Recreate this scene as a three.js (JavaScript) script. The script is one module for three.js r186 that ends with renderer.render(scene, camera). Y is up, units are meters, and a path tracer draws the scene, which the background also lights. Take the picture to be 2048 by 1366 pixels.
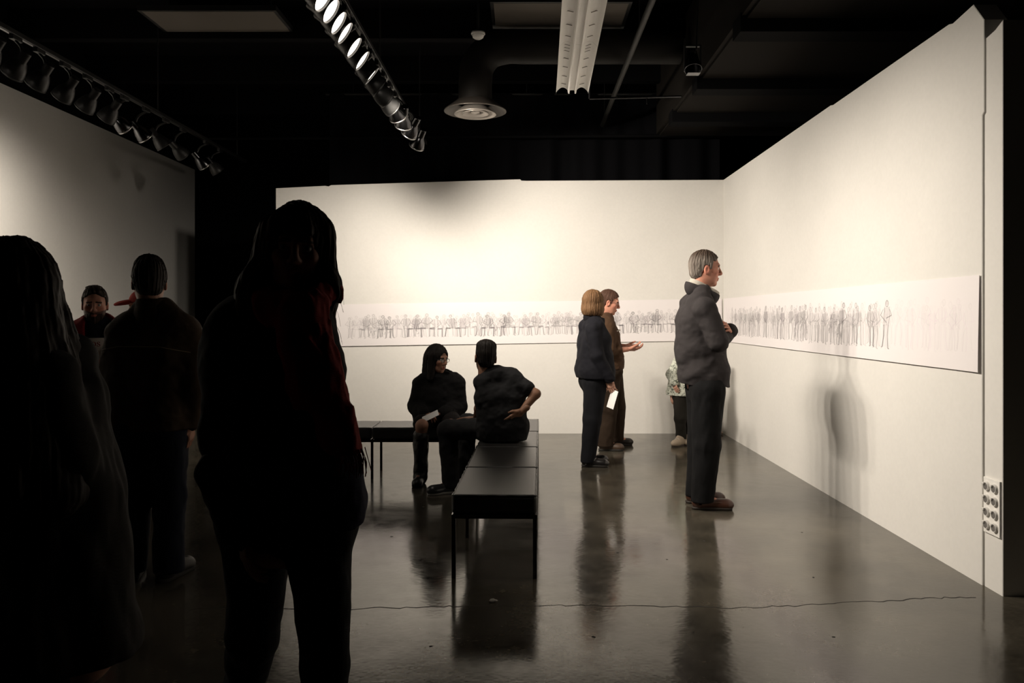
import * as THREE from 'three';
import { RoundedBoxGeometry } from 'three/addons/geometries/RoundedBoxGeometry.js';
import { mergeGeometries } from 'three/addons/utils/BufferGeometryUtils.js';

// ---------------------------------------------------------------- camera, light, exposure
const scene = new THREE.Scene();
scene.background = new THREE.Color(0x000000);
const camera = new THREE.PerspectiveCamera(2 * Math.atan(683 / 1600) * 180 / Math.PI, 2048 / 1366, 0.05, 60);
camera.position.set(0, 1.4, 0);
camera.lookAt(0, 1.4, -10);
camera.setViewOffset(2048, 1366, -26, 49, 2048, 1366);   // shifted lens: horizon above the middle, verticals stay upright
const renderer = new THREE.WebGLRenderer({ antialias: true });
renderer.toneMapping = THREE.LinearToneMapping;
renderer.toneMappingExposure = 0.3;
renderer.shadowMap.enabled = true;
renderer.shadowMap.type = THREE.PCFSoftShadowMap;
const WARM = new THREE.Color(1.0, 0.895, 0.765);            // halogen track lamps
const CD_SIDE = 26, CD_BACK = 62, CD_LEFT = 15;           // candela of the lamps on the drawing walls and on the far left wall
const GLOW = 24;

// ---------------------------------------------------------------- helpers
const rng = (s => () => ((s = (s * 1664525 + 1013904223) >>> 0) / 4294967296))(20117);
const V = (a) => new THREE.Vector3(...a);
const mix = (a, b, t) => a + (b - a) * t;
const clamp = (x, a = 0, b = 1) => Math.min(b, Math.max(a, x));
const sstep = (a, b, x) => { const t = clamp((x - a) / (b - a)); return t * t * (3 - 2 * t); };
const taken = {};
function numbered(n) { const k = taken[n] = (taken[n] ?? -1) + 1; return k ? `${n}_${String(k).padStart(3, '0')}` : n; }
function shade(o) { o.traverse(m => { if (m.isMesh) { m.castShadow = true; m.receiveShadow = true; } }); return o; }
function thing(name, label, category, pos = [0, 0, 0], turn = 0, group) {
  const o = new THREE.Group(); o.name = numbered(name); o.position.set(...pos); o.rotation.y = turn;
  o.userData = { label, category }; if (group) o.userData.group = group; scene.add(o); return o;
}
function part(name, geo, mat, parent, label) {
  const m = new THREE.Mesh(Array.isArray(geo) ? merge(geo) : geo, mat); m.name = name; m.castShadow = m.receiveShadow = true;
  if (label) m.userData.label = label; parent.add(m); return m;
}
function single(name, geo, mat, label, category, group) {
  const m = part(numbered(name), geo, mat, scene); m.userData = { label, category }; if (group) m.userData.group = group; return m;
}
function struct(name, geo, mat, label, category) {
  const m = part(name, geo, mat, scene); m.userData = { kind: 'structure', label, category }; return m;
}
function merge(list) {
  const keep = ['position', 'normal', 'uv', ...(list.every(g => g.attributes.color) ? ['color'] : [])];
  return mergeGeometries(list.map(g => { const h = g.index ? g.toNonIndexed() : g.clone(); for (const k of Object.keys(h.attributes)) if (!keep.includes(k)) h.deleteAttribute(k); return h; }));
}
function box(w, h, d, x = 0, y = 0, z = 0, r = 0) {
  const g = r ? new RoundedBoxGeometry(w, h, d, 2, r) : new THREE.BoxGeometry(w, h, d); g.translate(x, y, z); return g;
}
function rod(a, b, r, r2 = r, seg = 10) {
  const A = V(a), B = V(b), g = new THREE.CylinderGeometry(r2, r, A.distanceTo(B), seg);
  g.applyQuaternion(new THREE.Quaternion().setFromUnitVectors(new THREE.Vector3(0, 1, 0), B.clone().sub(A).normalize()));
  return g.translate(...A.add(B).multiplyScalar(0.5).toArray());
}
function tube(pts, r, seg = 24, closed = false, rad = 6) {
  return new THREE.TubeGeometry(new THREE.CatmullRomCurve3(pts.map(V), closed), seg, r, rad, closed);
}
// value noise
const HT = new Float32Array(4096); for (let i = 0; i < 4096; i++) HT[i] = rng() * 2 - 1;
const hsh = (i, j, k) => HT[((i * 73856093) ^ (j * 19349663) ^ (k * 83492791)) & 4095];
function noise(x, y, z) {
  const i = Math.floor(x), j = Math.floor(y), k = Math.floor(z); let u = x - i, v = y - j, w = z - k;
  u = u * u * (3 - 2 * u); v = v * v * (3 - 2 * v); w = w * w * (3 - 2 * w);
  const L = (a, b, t) => a + (b - a) * t;
  return L(L(L(hsh(i, j, k), hsh(i + 1, j, k), u), L(hsh(i, j + 1, k), hsh(i + 1, j + 1, k), u), v),
    L(L(hsh(i, j, k + 1), hsh(i + 1, j, k + 1), u), L(hsh(i, j + 1, k + 1), hsh(i + 1, j + 1, k + 1), u), v), w);
}
const fbm = (x, y, z) => noise(x, y, z) * 0.55 + noise(x * 2.1, y * 2.1, z * 2.1) * 0.3 + noise(x * 4.3, y * 4.3, z * 4.3) * 0.15;

// ---------------------------------------------------------------- distance fields and their meshes
const bbU = (a, b) => [Math.min(a[0], b[0]), Math.min(a[1], b[1]), Math.min(a[2], b[2]), Math.max(a[3], b[3]), Math.max(a[4], b[4]), Math.max(a[5], b[5])];
function cap(a, b, ra, rb = ra) {
  const [ax, ay, az] = a, bx = b[0] - ax, by = b[1] - ay, bz = b[2] - az, q = 1 / (bx * bx + by * by + bz * bz + 1e-12);
  const f = (x, y, z) => {
    const px = x - ax, py = y - ay, pz = z - az; let t = (px * bx + py * by + pz * bz) * q; t = t < 0 ? 0 : t > 1 ? 1 : t;
    const dx = px - bx * t, dy = py - by * t, dz = pz - bz * t; return Math.sqrt(dx * dx + dy * dy + dz * dz) - (ra + (rb - ra) * t);
  };
  const r = Math.max(ra, rb); f.bb = [Math.min(ax, b[0]) - r, Math.min(ay, b[1]) - r, Math.min(az, b[2]) - r, Math.max(ax, b[0]) + r, Math.max(ay, b[1]) + r, Math.max(az, b[2]) + r];
  return f;
}
function ell(c, r) {
  const [cx, cy, cz] = c, [rx, ry, rz] = r;
  const f = (x, y, z) => {
    const px = (x - cx) / rx, py = (y - cy) / ry, pz = (z - cz) / rz, k0 = Math.sqrt(px * px + py * py + pz * pz);
    const qx = px / rx, qy = py / ry, qz = pz / rz, k1 = Math.sqrt(qx * qx + qy * qy + qz * qz);
    return k1 < 1e-9 ? -Math.min(rx, ry, rz) : k0 * (k0 - 1) / k1;
  };
  f.bb = [cx - rx, cy - ry, cz - rz, cx + rx, cy + ry, cz + rz]; return f;
}
function rbox(c, h, r) {
  const f = (x, y, z) => { const qx = Math.abs(x - c[0]) - h[0] + r, qy = Math.abs(y - c[1]) - h[1] + r, qz = Math.abs(z - c[2]) - h[2] + r;
    return Math.hypot(Math.max(qx, 0), Math.max(qy, 0), Math.max(qz, 0)) + Math.min(Math.max(qx, qy, qz), 0) - r; };
  f.bb = [c[0] - h[0], c[1] - h[1], c[2] - h[2], c[0] + h[0], c[1] + h[1], c[2] + h[2]]; return f;
}
function uni(k, ...fs) {
  fs = fs.flat().filter(Boolean); const n = fs.length, bb = fs.map(f => f.bb);
  const f = (x, y, z) => {
    let d = 1e9;
    for (let i = 0; i < n; i++) {
      const b = bb[i], ex = Math.max(b[0] - x, x - b[3], 0), ey = Math.max(b[1] - y, y - b[4], 0), ez = Math.max(b[2] - z, z - b[5], 0);
      const lim = d + k; if (d < 1e8 && lim > 0 && ex * ex + ey * ey + ez * ez > lim * lim) continue;
      const e = fs[i](x, y, z), h = k - Math.abs(d - e);
      d = Math.min(d, e) - (h > 0 ? h * h / (4 * k) : 0);
    }
    return d;
  };
  f.bb = bb.reduce(bbU); return f;
}
function sub(a, b, k = 0.004) {
  const f = (x, y, z) => { const d = a(x, y, z), e = -b(x, y, z), h = Math.max(k - Math.abs(d - e), 0); return Math.max(d, e) + h * h / (4 * k); };
  f.bb = a.bb; return f;
}
function warp(a, g, pad = 0) { const f = (x, y, z) => g(a(x, y, z), x, y, z); f.bb = [a.bb[0] - pad, a.bb[1] - pad, a.bb[2] - pad, a.bb[3] + pad, a.bb[4] + pad, a.bb[5] + pad]; return f; }
const cutBelow = (a, y0) => { const f = warp(a, (d, x, y) => Math.max(d, y0 - y)); f.bb = [...a.bb]; f.bb[1] = Math.max(f.bb[1], y0); return f; };
const cutAbove = (a, y0) => { const f = warp(a, (d, x, y) => Math.max(d, y - y0)); f.bb = [...a.bb]; f.bb[4] = Math.min(f.bb[4], y0); return f; };
function folds(a, amp, fx, fy, fz, seed = 0) { return warp(a, (d, x, y, z) => Math.abs(d) > 0.06 ? d : d + amp * (fbm(x * fx + seed, y * fy, z * fz) - 0.1), amp); }

function mesh(f, cell, color) {
  const pad = cell * 2.5, [x0, y0, z0] = [f.bb[0] - pad, f.bb[1] - pad, f.bb[2] - pad];
  const nx = Math.ceil((f.bb[3] + pad - x0) / cell) + 1, ny = Math.ceil((f.bb[4] + pad - y0) / cell) + 1, nz = Math.ceil((f.bb[5] + pad - z0) / cell) + 1;
  const S = new Float32Array(nx * ny * nz), B = 6, id = (i, j, k) => (k * ny + j) * nx + i;
  for (let k = 0; k < nz; k += B) for (let j = 0; j < ny; j += B) for (let i = 0; i < nx; i += B) {
    const h = (B - 1) / 2, c = f(x0 + (i + h) * cell, y0 + (j + h) * cell, z0 + (k + h) * cell), far = Math.abs(c) > B * cell * 1.35;
    for (let c2 = k; c2 < Math.min(k + B, nz); c2++) for (let b = j; b < Math.min(j + B, ny); b++) for (let a = i; a < Math.min(i + B, nx); a++)
      S[id(a, b, c2)] = far ? c : f(x0 + a * cell, y0 + b * cell, z0 + c2 * cell);
  }
  const vid = new Int32Array(nx * ny * nz).fill(-1), P = [], I = [];
  const cx = [0, 1, 0, 1, 0, 1, 0, 1], cy = [0, 0, 1, 1, 0, 0, 1, 1], cz = [0, 0, 0, 0, 1, 1, 1, 1];
  const E = [[0, 1], [2, 3], [4, 5], [6, 7], [0, 2], [1, 3], [4, 6], [5, 7], [0, 4], [1, 5], [2, 6], [3, 7]], s = new Float32Array(8);
  for (let k = 0; k < nz - 1; k++) for (let j = 0; j < ny - 1; j++) for (let i = 0; i < nx - 1; i++) {
    let m = 0; for (let c = 0; c < 8; c++) { s[c] = S[id(i + cx[c], j + cy[c], k + cz[c])]; if (s[c] < 0) m |= 1 << c; }
    if (m === 0 || m === 255) continue;
    let px = 0, py = 0, pz = 0, n = 0;
    for (const [a, b] of E) if ((s[a] < 0) !== (s[b] < 0)) { const t = s[a] / (s[a] - s[b]); px += mix(cx[a], cx[b], t); py += mix(cy[a], cy[b], t); pz += mix(cz[a], cz[b], t); n++; }
    vid[id(i, j, k)] = P.length / 3; P.push(x0 + (i + px / n) * cell, y0 + (j + py / n) * cell, z0 + (k + pz / n) * cell);
  }
  const quad = (a, b, c, d, flip) => { if (a < 0 || b < 0 || c < 0 || d < 0) return; flip ? I.push(a, c, b, a, d, c) : I.push(a, b, c, a, c, d); };
  for (let k = 1; k < nz - 1; k++) for (let j = 1; j < ny - 1; j++) for (let i = 1; i < nx - 1; i++) {
    const v = S[id(i, j, k)] < 0;
    if (v !== S[id(i + 1, j, k)] < 0) quad(vid[id(i, j - 1, k - 1)], vid[id(i, j, k - 1)], vid[id(i, j, k)], vid[id(i, j - 1, k)], !v);
    if (v !== S[id(i, j + 1, k)] < 0) quad(vid[id(i - 1, j, k - 1)], vid[id(i - 1, j, k)], vid[id(i, j, k)], vid[id(i, j, k - 1)], !v);
    if (v !== S[id(i, j, k + 1)] < 0) quad(vid[id(i - 1, j - 1, k)], vid[id(i, j - 1, k)], vid[id(i, j, k)], vid[id(i - 1, j, k)], !v);
  }
  const g = new THREE.BufferGeometry(), uv = new Float32Array(P.length / 3 * 2), n = P.length / 3;
  for (let i = 0; i < n; i++) { uv[2 * i] = P[3 * i] * 0.8 + P[3 * i + 2] * 0.6; uv[2 * i + 1] = P[3 * i + 1]; }
  g.setAttribute('position', new THREE.BufferAttribute(new Float32Array(P), 3)); g.setAttribute('uv', new THREE.BufferAttribute(uv, 2)); g.setIndex(I); g.computeVertexNormals();
  if (color) {
    const C = new Float32Array(n * 3);
    for (let i = 0; i < n; i++) { const c = color(P[3 * i], P[3 * i + 1], P[3 * i + 2]); C[3 * i] = c[0]; C[3 * i + 1] = c[1]; C[3 * i + 2] = c[2]; }
    g.setAttribute('color', new THREE.BufferAttribute(C, 3));
  }
  return g;
}
function tint(g, c) { const n = g.attributes.position.count, C = new Float32Array(n * 3); for (let i = 0; i < n; i++) C.set(c, 3 * i); g.setAttribute('color', new THREE.BufferAttribute(C, 3)); return g; }

// ---------------------------------------------------------------- textures and materials
function dataTex(w, h, fn, srgb, rx = 1, ry = 1) {
  const d = new Uint8Array(w * h * 4);
  for (let j = 0; j < h; j++) for (let i = 0; i < w; i++) { const c = fn(i / w, j / h), o = 4 * (j * w + i); for (let k = 0; k < 3; k++) d[o + k] = clamp((c.length ? c[k] : c)) * 255; d[o + 3] = 255; }
  const t = new THREE.DataTexture(d, w, h); t.wrapS = t.wrapT = THREE.RepeatWrapping; t.magFilter = THREE.LinearFilter; t.minFilter = THREE.LinearMipmapLinearFilter; t.generateMipmaps = true;
  if (srgb) t.colorSpace = THREE.SRGBColorSpace; t.repeat.set(rx, ry); t.needsUpdate = true; return t;
}
// a noise that wraps over the tile
function tileNoise(u, v, n, m, seed) {
  const x = u * n, y = v * m, i = Math.floor(x), j = Math.floor(y); let a = x - i, b = y - j; a = a * a * (3 - 2 * a); b = b * b * (3 - 2 * b);
  const h = (p, q) => hsh(((p % n) + n) % n, ((q % m) + m) % m, seed);
  return mix(mix(h(i, j), h(i + 1, j), a), mix(h(i, j + 1), h(i + 1, j + 1), a), b);
}
const tfbm = (u, v, n, m, s) => tileNoise(u, v, n, m, s) * .5 + tileNoise(u, v, n * 2, m * 2, s + 1) * .28 + tileNoise(u, v, n * 4, m * 4, s + 2) * .15 + tileNoise(u, v, n * 8, m * 8, s + 3) * .07;
const weave = dataTex(256, 256, (u, v) => 0.5 + 0.25 * Math.sin(u * Math.PI * 128) * Math.cos(v * Math.PI * 128) + 0.25 * tfbm(u, v, 16, 16, 5), false, 6, 6);
const cloth = (r, g, b, rough = 0.88, o = {}) => new THREE.MeshPhysicalMaterial({ color: new THREE.Color().setRGB(r, g, b), roughness: rough, bumpMap: weave, bumpScale: 0.0012, specularIntensity: 0.35, ...o });
const plain = (r, g, b, rough = 0.6, o = {}) => new THREE.MeshPhysicalMaterial({ color: new THREE.Color().setRGB(r, g, b), roughness: rough, ...o });
const paintBump = dataTex(512, 512, (u, v) => 0.5 + 0.4 * tfbm(u, v, 56, 56, 21), false);
const paintMap = dataTex(512, 512, (u, v) => { const n = 0.955 + 0.012 * tfbm(u, v, 5, 5, 41) + 0.006 * tileNoise(u, v, 90, 90, 44); return [n, n * 0.995, n * 0.985]; }, true);
const tr = (t, x, y) => { const c = t.clone(); c.repeat.set(x, y); c.needsUpdate = true; return c; };
const concreteFn = (u, v) => {
  const big = tfbm(u, v, 4, 4, 61), mid = tfbm(u, v, 14, 14, 65), fine = tileNoise(u, v, 220, 220, 69), pit = tileNoise(u, v, 300, 300, 73) > 0.955 ? 0.12 : 0;
  const n = 0.27 + 0.075 * big + 0.06 * mid + 0.025 * fine - pit; return [n * 1.07, n, n * 0.87];
};
const concreteMap = dataTex(1024, 1024, concreteFn, true);
const concreteRough = dataTex(1024, 1024, (u, v) => { const n = 0.14 + 0.05 * tfbm(u, v, 12, 12, 65) + 0.05 * tfbm(u, v, 40, 40, 83) + (tileNoise(u, v, 300, 300, 73) > 0.955 ? 0.12 : 0); return n; }, false);
const concreteBump = dataTex(1024, 1024, (u, v) => 0.5 + 0.5 * tfbm(u, v, 10, 14, 91) + 0.1 * tileNoise(u, v, 160, 200, 97), false);
const M = {
  wall: plain(0.86, 0.85, 0.83, 0.72, { map: paintMap, bumpMap: paintBump, bumpScale: 0.0005, specularIntensity: 0.3 }),
  black: plain(0.004, 0.004, 0.0045, 0.9, { specularIntensity: 0.15 }),
  blackMetal: plain(0.012, 0.012, 0.012, 0.42),
  soffit: plain(0.014, 0.012, 0.010, 0.85, { specularIntensity: 0.2 }),
  floor: plain(1, 1, 1, 1, { map: concreteMap, roughnessMap: concreteRough, bumpMap: concreteBump, bumpScale: 0.0006, ior: 1.55, specularColor: new THREE.Color(1, 0.96, 0.88) }),
  chrome: plain(0.55, 0.55, 0.56, 0.16, { metalness: 1 }),
  steel: plain(0.45, 0.44, 0.43, 0.3, { metalness: 1 }),
  darkChrome: plain(0.10, 0.10, 0.105, 0.2, { metalness: 1 }),
  leather: plain(0.010, 0.0095, 0.009, 0.3, { bumpMap: tr(paintBump, 5, 5), bumpScale: 0.001 }),
  leatherSeam: plain(0.010, 0.0095, 0.009, 0.28),
  enamel: plain(0.90, 0.88, 0.84, 0.4),
  tile: plain(0.11, 0.095, 0.08, 0.85),
  paper: plain(0.84, 0.83, 0.82, 0.85),
  glass: plain(0.95, 0.95, 0.95, 0.05, { transmission: 1, thickness: 0 }),
  glow: new THREE.MeshStandardMaterial({ color: 0x000000, emissive: WARM, emissiveIntensity: GLOW, roughness: 1 }),
  reflector: plain(0.85, 0.83, 0.8, 0.22, { metalness: 1 }),
  crack: plain(0.02, 0.018, 0.016, 0.9),
};
const vc = (m) => { const c = m.clone(); c.vertexColors = true; c.color.setRGB(1, 1, 1); return c; };
const skinMat = new THREE.MeshPhysicalMaterial({ vertexColors: true, roughness: 0.55, specularIntensity: 0.4 });
const hairMat = new THREE.MeshPhysicalMaterial({ vertexColors: true, roughness: 0.62, specularIntensity: 0.25 });

// ---------------------------------------------------------------- the room (camera at x 0, z 0, looking down -z)
const uvScale = (g, s) => { const p = g.attributes.position, n = g.attributes.normal, u = g.attributes.uv; for (let i = 0; i < p.count; i++) { const ax = Math.abs(n.getX(i)), ay = Math.abs(n.getY(i)); if (ay > 0.7) u.setXY(i, p.getX(i) / s, p.getZ(i) / s); else if (ax > 0.7) u.setXY(i, p.getZ(i) / s, p.getY(i) / s); else u.setXY(i, p.getX(i) / s, p.getY(i) / s); } return g; };
const WX = 2.385, BZ = -9.61, LX = -5.2, CEIL = 4.5;
const floor = struct('floor', uvScale(box(16, 0.2, 22, -1, -0.1, -5.5), 2.6), M.floor, 'polished grey brown concrete floor of the gallery', 'floor');
struct('ceiling', box(16, 0.15, 22, -1, CEIL + 0.075, -5.5), M.black, 'black painted gallery ceiling', 'ceiling');
// drawing walls: outlines extruded, with the small steps their tops and ends have
function slab(pts, t) {   // outline (along, up) extruded by t; lies in xy
  const s = new THREE.Shape(pts.map(p => new THREE.Vector2(...p)));
  return new THREE.ExtrudeGeometry(s, { depth: t, bevelEnabled: true, bevelSize: 0.003, bevelThickness: 0.003, bevelSegments: 1 });
}
{
  const g = slab([[-2.99, 0], [2.50, 0], [2.50, 3.046], [0.02, 3.034], [-0.045, 3.036], [-0.06, 3.052], [-2.33, 2.982], [-2.36, 2.966], [-2.40, 2.974], [-2.99, 2.944]], 0.12);
  g.translate(0, 0, BZ - 0.123); struct('wall_back', uvScale(g, 1.6), M.wall, 'white partition wall carrying the long strip of crowd drawings behind the benches', 'wall');
  const a = 4.165, n = 9.7;
  const r = slab([[-n, 0], [-a - 0.012, 0], [-a - 0.012, 2.455], [-a + 0.004, 2.47], [-a + 0.004, 2.945], [-a - 0.095, 3.06], [-a - 0.30, 3.035], [-a - 0.34, 3.045], [-6.2, 3.04], [-6.25, 3.05], [-n, 3.046]], 0.12);
  r.rotateY(-Math.PI / 2); r.translate(WX + 0.123, 0, 0);
  struct('wall_right', uvScale(r, 1.6), M.wall, 'white partition wall the man with folded arms is facing', 'wall');
}
{
  const p = slab([[-4.164, 0], [-4.01, 0], [-4.01, 2.885], [-4.07, 2.86], [-4.15, 2.845], [-4.15, 2.46], [-4.164, 2.45]], 0.14);
  p.rotateY(-Math.PI / 2); p.translate(WX + 0.151, 0, 0);
  const c = struct('wall_end', uvScale(p, 1.6), M.wall, 'narrow white wall end with the outlet plate', 'wall');
  struct('wall_return', uvScale(box(2.2, 2.9, 0.10, WX + 0.155 + 1.1, 1.45, -4.09), 1.6), M.wall, 'white wall in deep shade turning away beside the outlet plate', 'wall');
}
struct('wall_left', uvScale(box(0.15, 3.72, 13.0, LX - 0.075, 1.86, -6.1), 1.6), M.wall, 'white wall behind the bearded man, lit by the far track', 'wall');
struct('wall_left_upper', box(0.15, CEIL - 3.72, 19, LX - 0.075, 3.72 + (CEIL - 3.72) / 2, -5.5), M.black, 'black band above the white wall behind the bearded man', 'wall');
struct('wall_far', box(16, CEIL, 0.15, -1, CEIL / 2, -13.6), M.black, 'black wall beyond the drawing partition', 'wall');
struct('wall_side', box(0.15, CEIL, 22, 5.6, CEIL / 2, -5.5), M.black, 'black wall past the outlet plate', 'wall');
struct('wall_behind', box(16, CEIL, 0.15, -1, CEIL / 2, 4.4), M.black, 'black wall behind the viewer', 'wall');
struct('wall_left_outer', box(0.15, CEIL, 22, -5.6, CEIL / 2, -5.5), M.black, 'black outer wall of the dark side of the room', 'wall');
{ // long hairline crack in the concrete
  const pts = []; for (let i = 0; i <= 150; i++) { const t = i / 150, x = mix(-1.6, 2.25, t); pts.push([x, -(3.86 + 0.02 * Math.sin(x * 2.2 + 1) + 0.14 * sstep(0.9, 2.2, x) + 0.016 * fbm(x * 6, 3, 1) + 0.012 * noise(x * 30, 1, 2))]); }
  const pos = [], idx = [];
  pts.forEach(([x, z], i) => { const w = 0.0018 + 0.0014 * (noise(x * 14, 7, 3) + 1); pos.push(x, 0.0006, z - w, x, 0.0006, z + w); if (i) { const k = 2 * i; idx.push(k - 2, k - 1, k, k, k - 1, k + 1); } });
  const g = new THREE.BufferGeometry(); g.setAttribute('position', new THREE.Float32BufferAttribute(pos, 3)); g.setAttribute('uv', new THREE.Float32BufferAttribute(new Float32Array(pos.length / 3 * 2), 2)); g.setIndex(idx); g.computeVertexNormals();
  part('crack', g, M.crack, floor);
}
for (const [x, z, r] of [[0.55, -4.75, 0.007], [0.82, -4.62, 0.005], [1.12, -5.0, 0.006], [1.55, -4.3, 0.006], [0.3, -3.5, 0.008], [-0.6, -4.6, 0.006], [-0.85, -5.1, 0.007], [-0.4, -3.4, 0.006], [1.35, -3.5, 0.006], [0.75, -3.55, 0.005], [1.8, -5.2, 0.005], [-0.75, -5.9, 0.007]]) { const g = new THREE.CylinderGeometry(r * 0.8, r, 0.0012, 9); g.scale(1.5, 1, 1); g.rotateY(x * 7); g.translate(x, 0.0006, z); part('pit', g, M.crack, floor); }
// black curtain hung behind the partition
{
  const nx = 260, g = new THREE.PlaneGeometry(5.0, 1.8, nx, 6), p = g.attributes.position;
  for (let i = 0; i < p.count; i++) { const x = p.getX(i); p.setZ(i, 0.045 * Math.sin(x * 9 + 2 * noise(x * 1.3, 0, 5)) + 0.02 * Math.sin(x * 23)); }
  g.computeVertexNormals(); g.translate(0.0, 3.35, -10.25);
  single('black_curtain', g, plain(0.005, 0.005, 0.006, 0.95, { specularIntensity: 0.1, side: THREE.DoubleSide }), 'black gathered curtain hanging above and behind the drawing wall', 'curtain');
  const rail = thing('curtain_rail', 'black rail carrying the curtain behind the drawing wall', 'rail', [0, 4.255, -10.25]);
  part('rail', rod([-2.55, 0, 0], [2.55, 0, 0], 0.02), M.blackMetal, rail); for (const x of [-2.2, 0.02, 2.2]) part('hanger', rod([x, 0, 0], [x, CEIL - 4.25, 0], 0.008), M.blackMetal, rail);
}

// ---------------------------------------------------------------- the drawings
function paperTex(w, h, draw) {
  const c = document.createElement('canvas'); c.width = w; c.height = h; const k = c.getContext('2d');
  k.fillStyle = 'rgb(238,233,234)'; k.fillRect(0, 0, w, h); draw(k, w, h);
  const t = new THREE.CanvasTexture(c); t.colorSpace = THREE.SRGBColorSpace; t.anisotropy = 8; return t;
}
function sketchPerson(k, x, base, H, dark, seated, lean, wide = 0.15) {
  const W = H * wide, j = (s) => (rng() - 0.5) * s;
  const stroke = (pts, w, a) => { k.strokeStyle = `rgba(66,63,66,${a})`; k.lineWidth = w; k.beginPath(); k.moveTo(...pts[0]); for (const q of pts.slice(1)) k.lineTo(...q); k.stroke(); };
  const hx = x + j(W), hy = base - H * 0.92;
  for (let i = 0; i < 4; i++) { k.strokeStyle = `rgba(60,58,60,${dark * 0.7})`; k.lineWidth = 0.9; k.beginPath(); k.ellipse(hx + j(2), hy + j(2), W * 0.36 + j(1), H * 0.062 + j(1), j(1), 0, 7); k.stroke(); }
  k.fillStyle = `rgba(66,63,66,${dark * 0.3})`; k.beginPath(); k.ellipse(hx, hy - H * 0.01, W * 0.34, H * 0.05, 0, 0, 7); k.fill();
  const hip = base - H * (seated ? 0.36 : 0.48), tx = x + lean, tone = rng();
  if (tone > 0.55) { k.fillStyle = `rgba(66,63,66,${dark * 0.45 * tone})`; k.beginPath(); k.moveTo(x - W * 0.9, base - H * 0.8); k.lineTo(x + W * 0.9, base - H * 0.82); k.lineTo(tx + W * 0.8, hip); k.lineTo(tx - W * 0.8, hip + 2); k.fill(); }
  for (let i = 0; i < 11; i++) { const a = j(1.8 * W); stroke([[x + a * 0.8, base - H * 0.84 + j(5)], [x + a + j(5), base - H * 0.64], [tx + a * 0.9 + j(4), hip + j(8)]], 0.8 + rng() * 1.4, dark * (0.2 + rng() * 0.6)); }
  for (const s of [-1, 1]) { const ex = x + s * W * (1.1 + rng() * 0.5), ey = base - H * (0.58 + rng() * 0.1), wx = x + s * W * (rng() - 0.2), wy = base - H * (0.42 + rng() * 0.2); for (let i = 0; i < 3; i++) stroke([[x + s * W * 0.85, base - H * 0.8], [ex + j(3), ey + j(3)], [wx + j(3), wy + j(3)]], 1.1, dark * 0.8); }
  for (const s of [-1, 1]) {
    const q = tx + s * W * (0.35 + rng() * 0.5), kn = seated ? [q + s * W * 1.1, hip - H * 0.02] : [q + j(W * 0.5), base - H * 0.25], ft = [kn[0] + j(W * 0.6), base + j(5)];
    for (let i = 0; i < 6; i++) stroke([[q + j(W * 0.6), hip], [kn[0] + j(W * 0.5), kn[1] + j(4)], [ft[0] + j(W * 0.35), ft[1]]], 1 + rng() * 1.4, dark * (0.25 + rng() * 0.6));
    if (seated && rng() > 0.4) stroke([[q, hip], kn], H * 0.07, dark * 0.55);
    stroke([ft, [ft[0] + s * W * 0.35, ft[1] + 1.5]], 2.4, dark * 1.1);
  }
}
function smudge(k, x, y, rx, ry, a) { for (let i = 0; i < 26; i++) { k.strokeStyle = `rgba(70,67,70,${a * rng()})`; k.lineWidth = 1.5 + rng() * 3; const px = x + (rng() - 0.5) * 2 * rx, py = y + (rng() - 0.5) * 2 * ry; k.beginPath(); k.moveTo(px, py - ry * 0.4 * rng()); k.lineTo(px + (rng() - 0.5) * 5, py + ry * 0.5 * rng()); k.stroke(); } }
const crowdTex = paperTex(2048, 200, (k, w, h) => {
  for (let i = 0; i < 95; i++) { const x = mix(0.13, 0.985, (i + rng() * 1.6) / 96) * w; sketchPerson(k, x, h * mix(0.81, 0.77, x / w) + rng() * 8 - 5, h * (0.45 + rng() * 0.10), 0.07 + 0.14 * rng() ** 2, rng() < 0.4, (rng() - 0.5) * 12); }
  for (let i = 0; i < 34; i++) { const x = mix(0.15, 0.96, (i + rng() * 1.5) / 35) * w; sketchPerson(k, x, h * mix(0.82, 0.78, x / w), h * (0.49 + rng() * 0.08), 0.16 + 0.32 * rng() ** 1.5, rng() < 0.5, (rng() - 0.5) * 16, 0.17); }
  for (const c of [0.19, 0.215, 0.3, 0.47, 0.6, 0.615, 0.68, 0.79, 0.81, 0.83]) smudge(k, c * w + rng() * 20, h * (0.55 + rng() * 0.12), 20, 18, 0.28);
});
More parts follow.
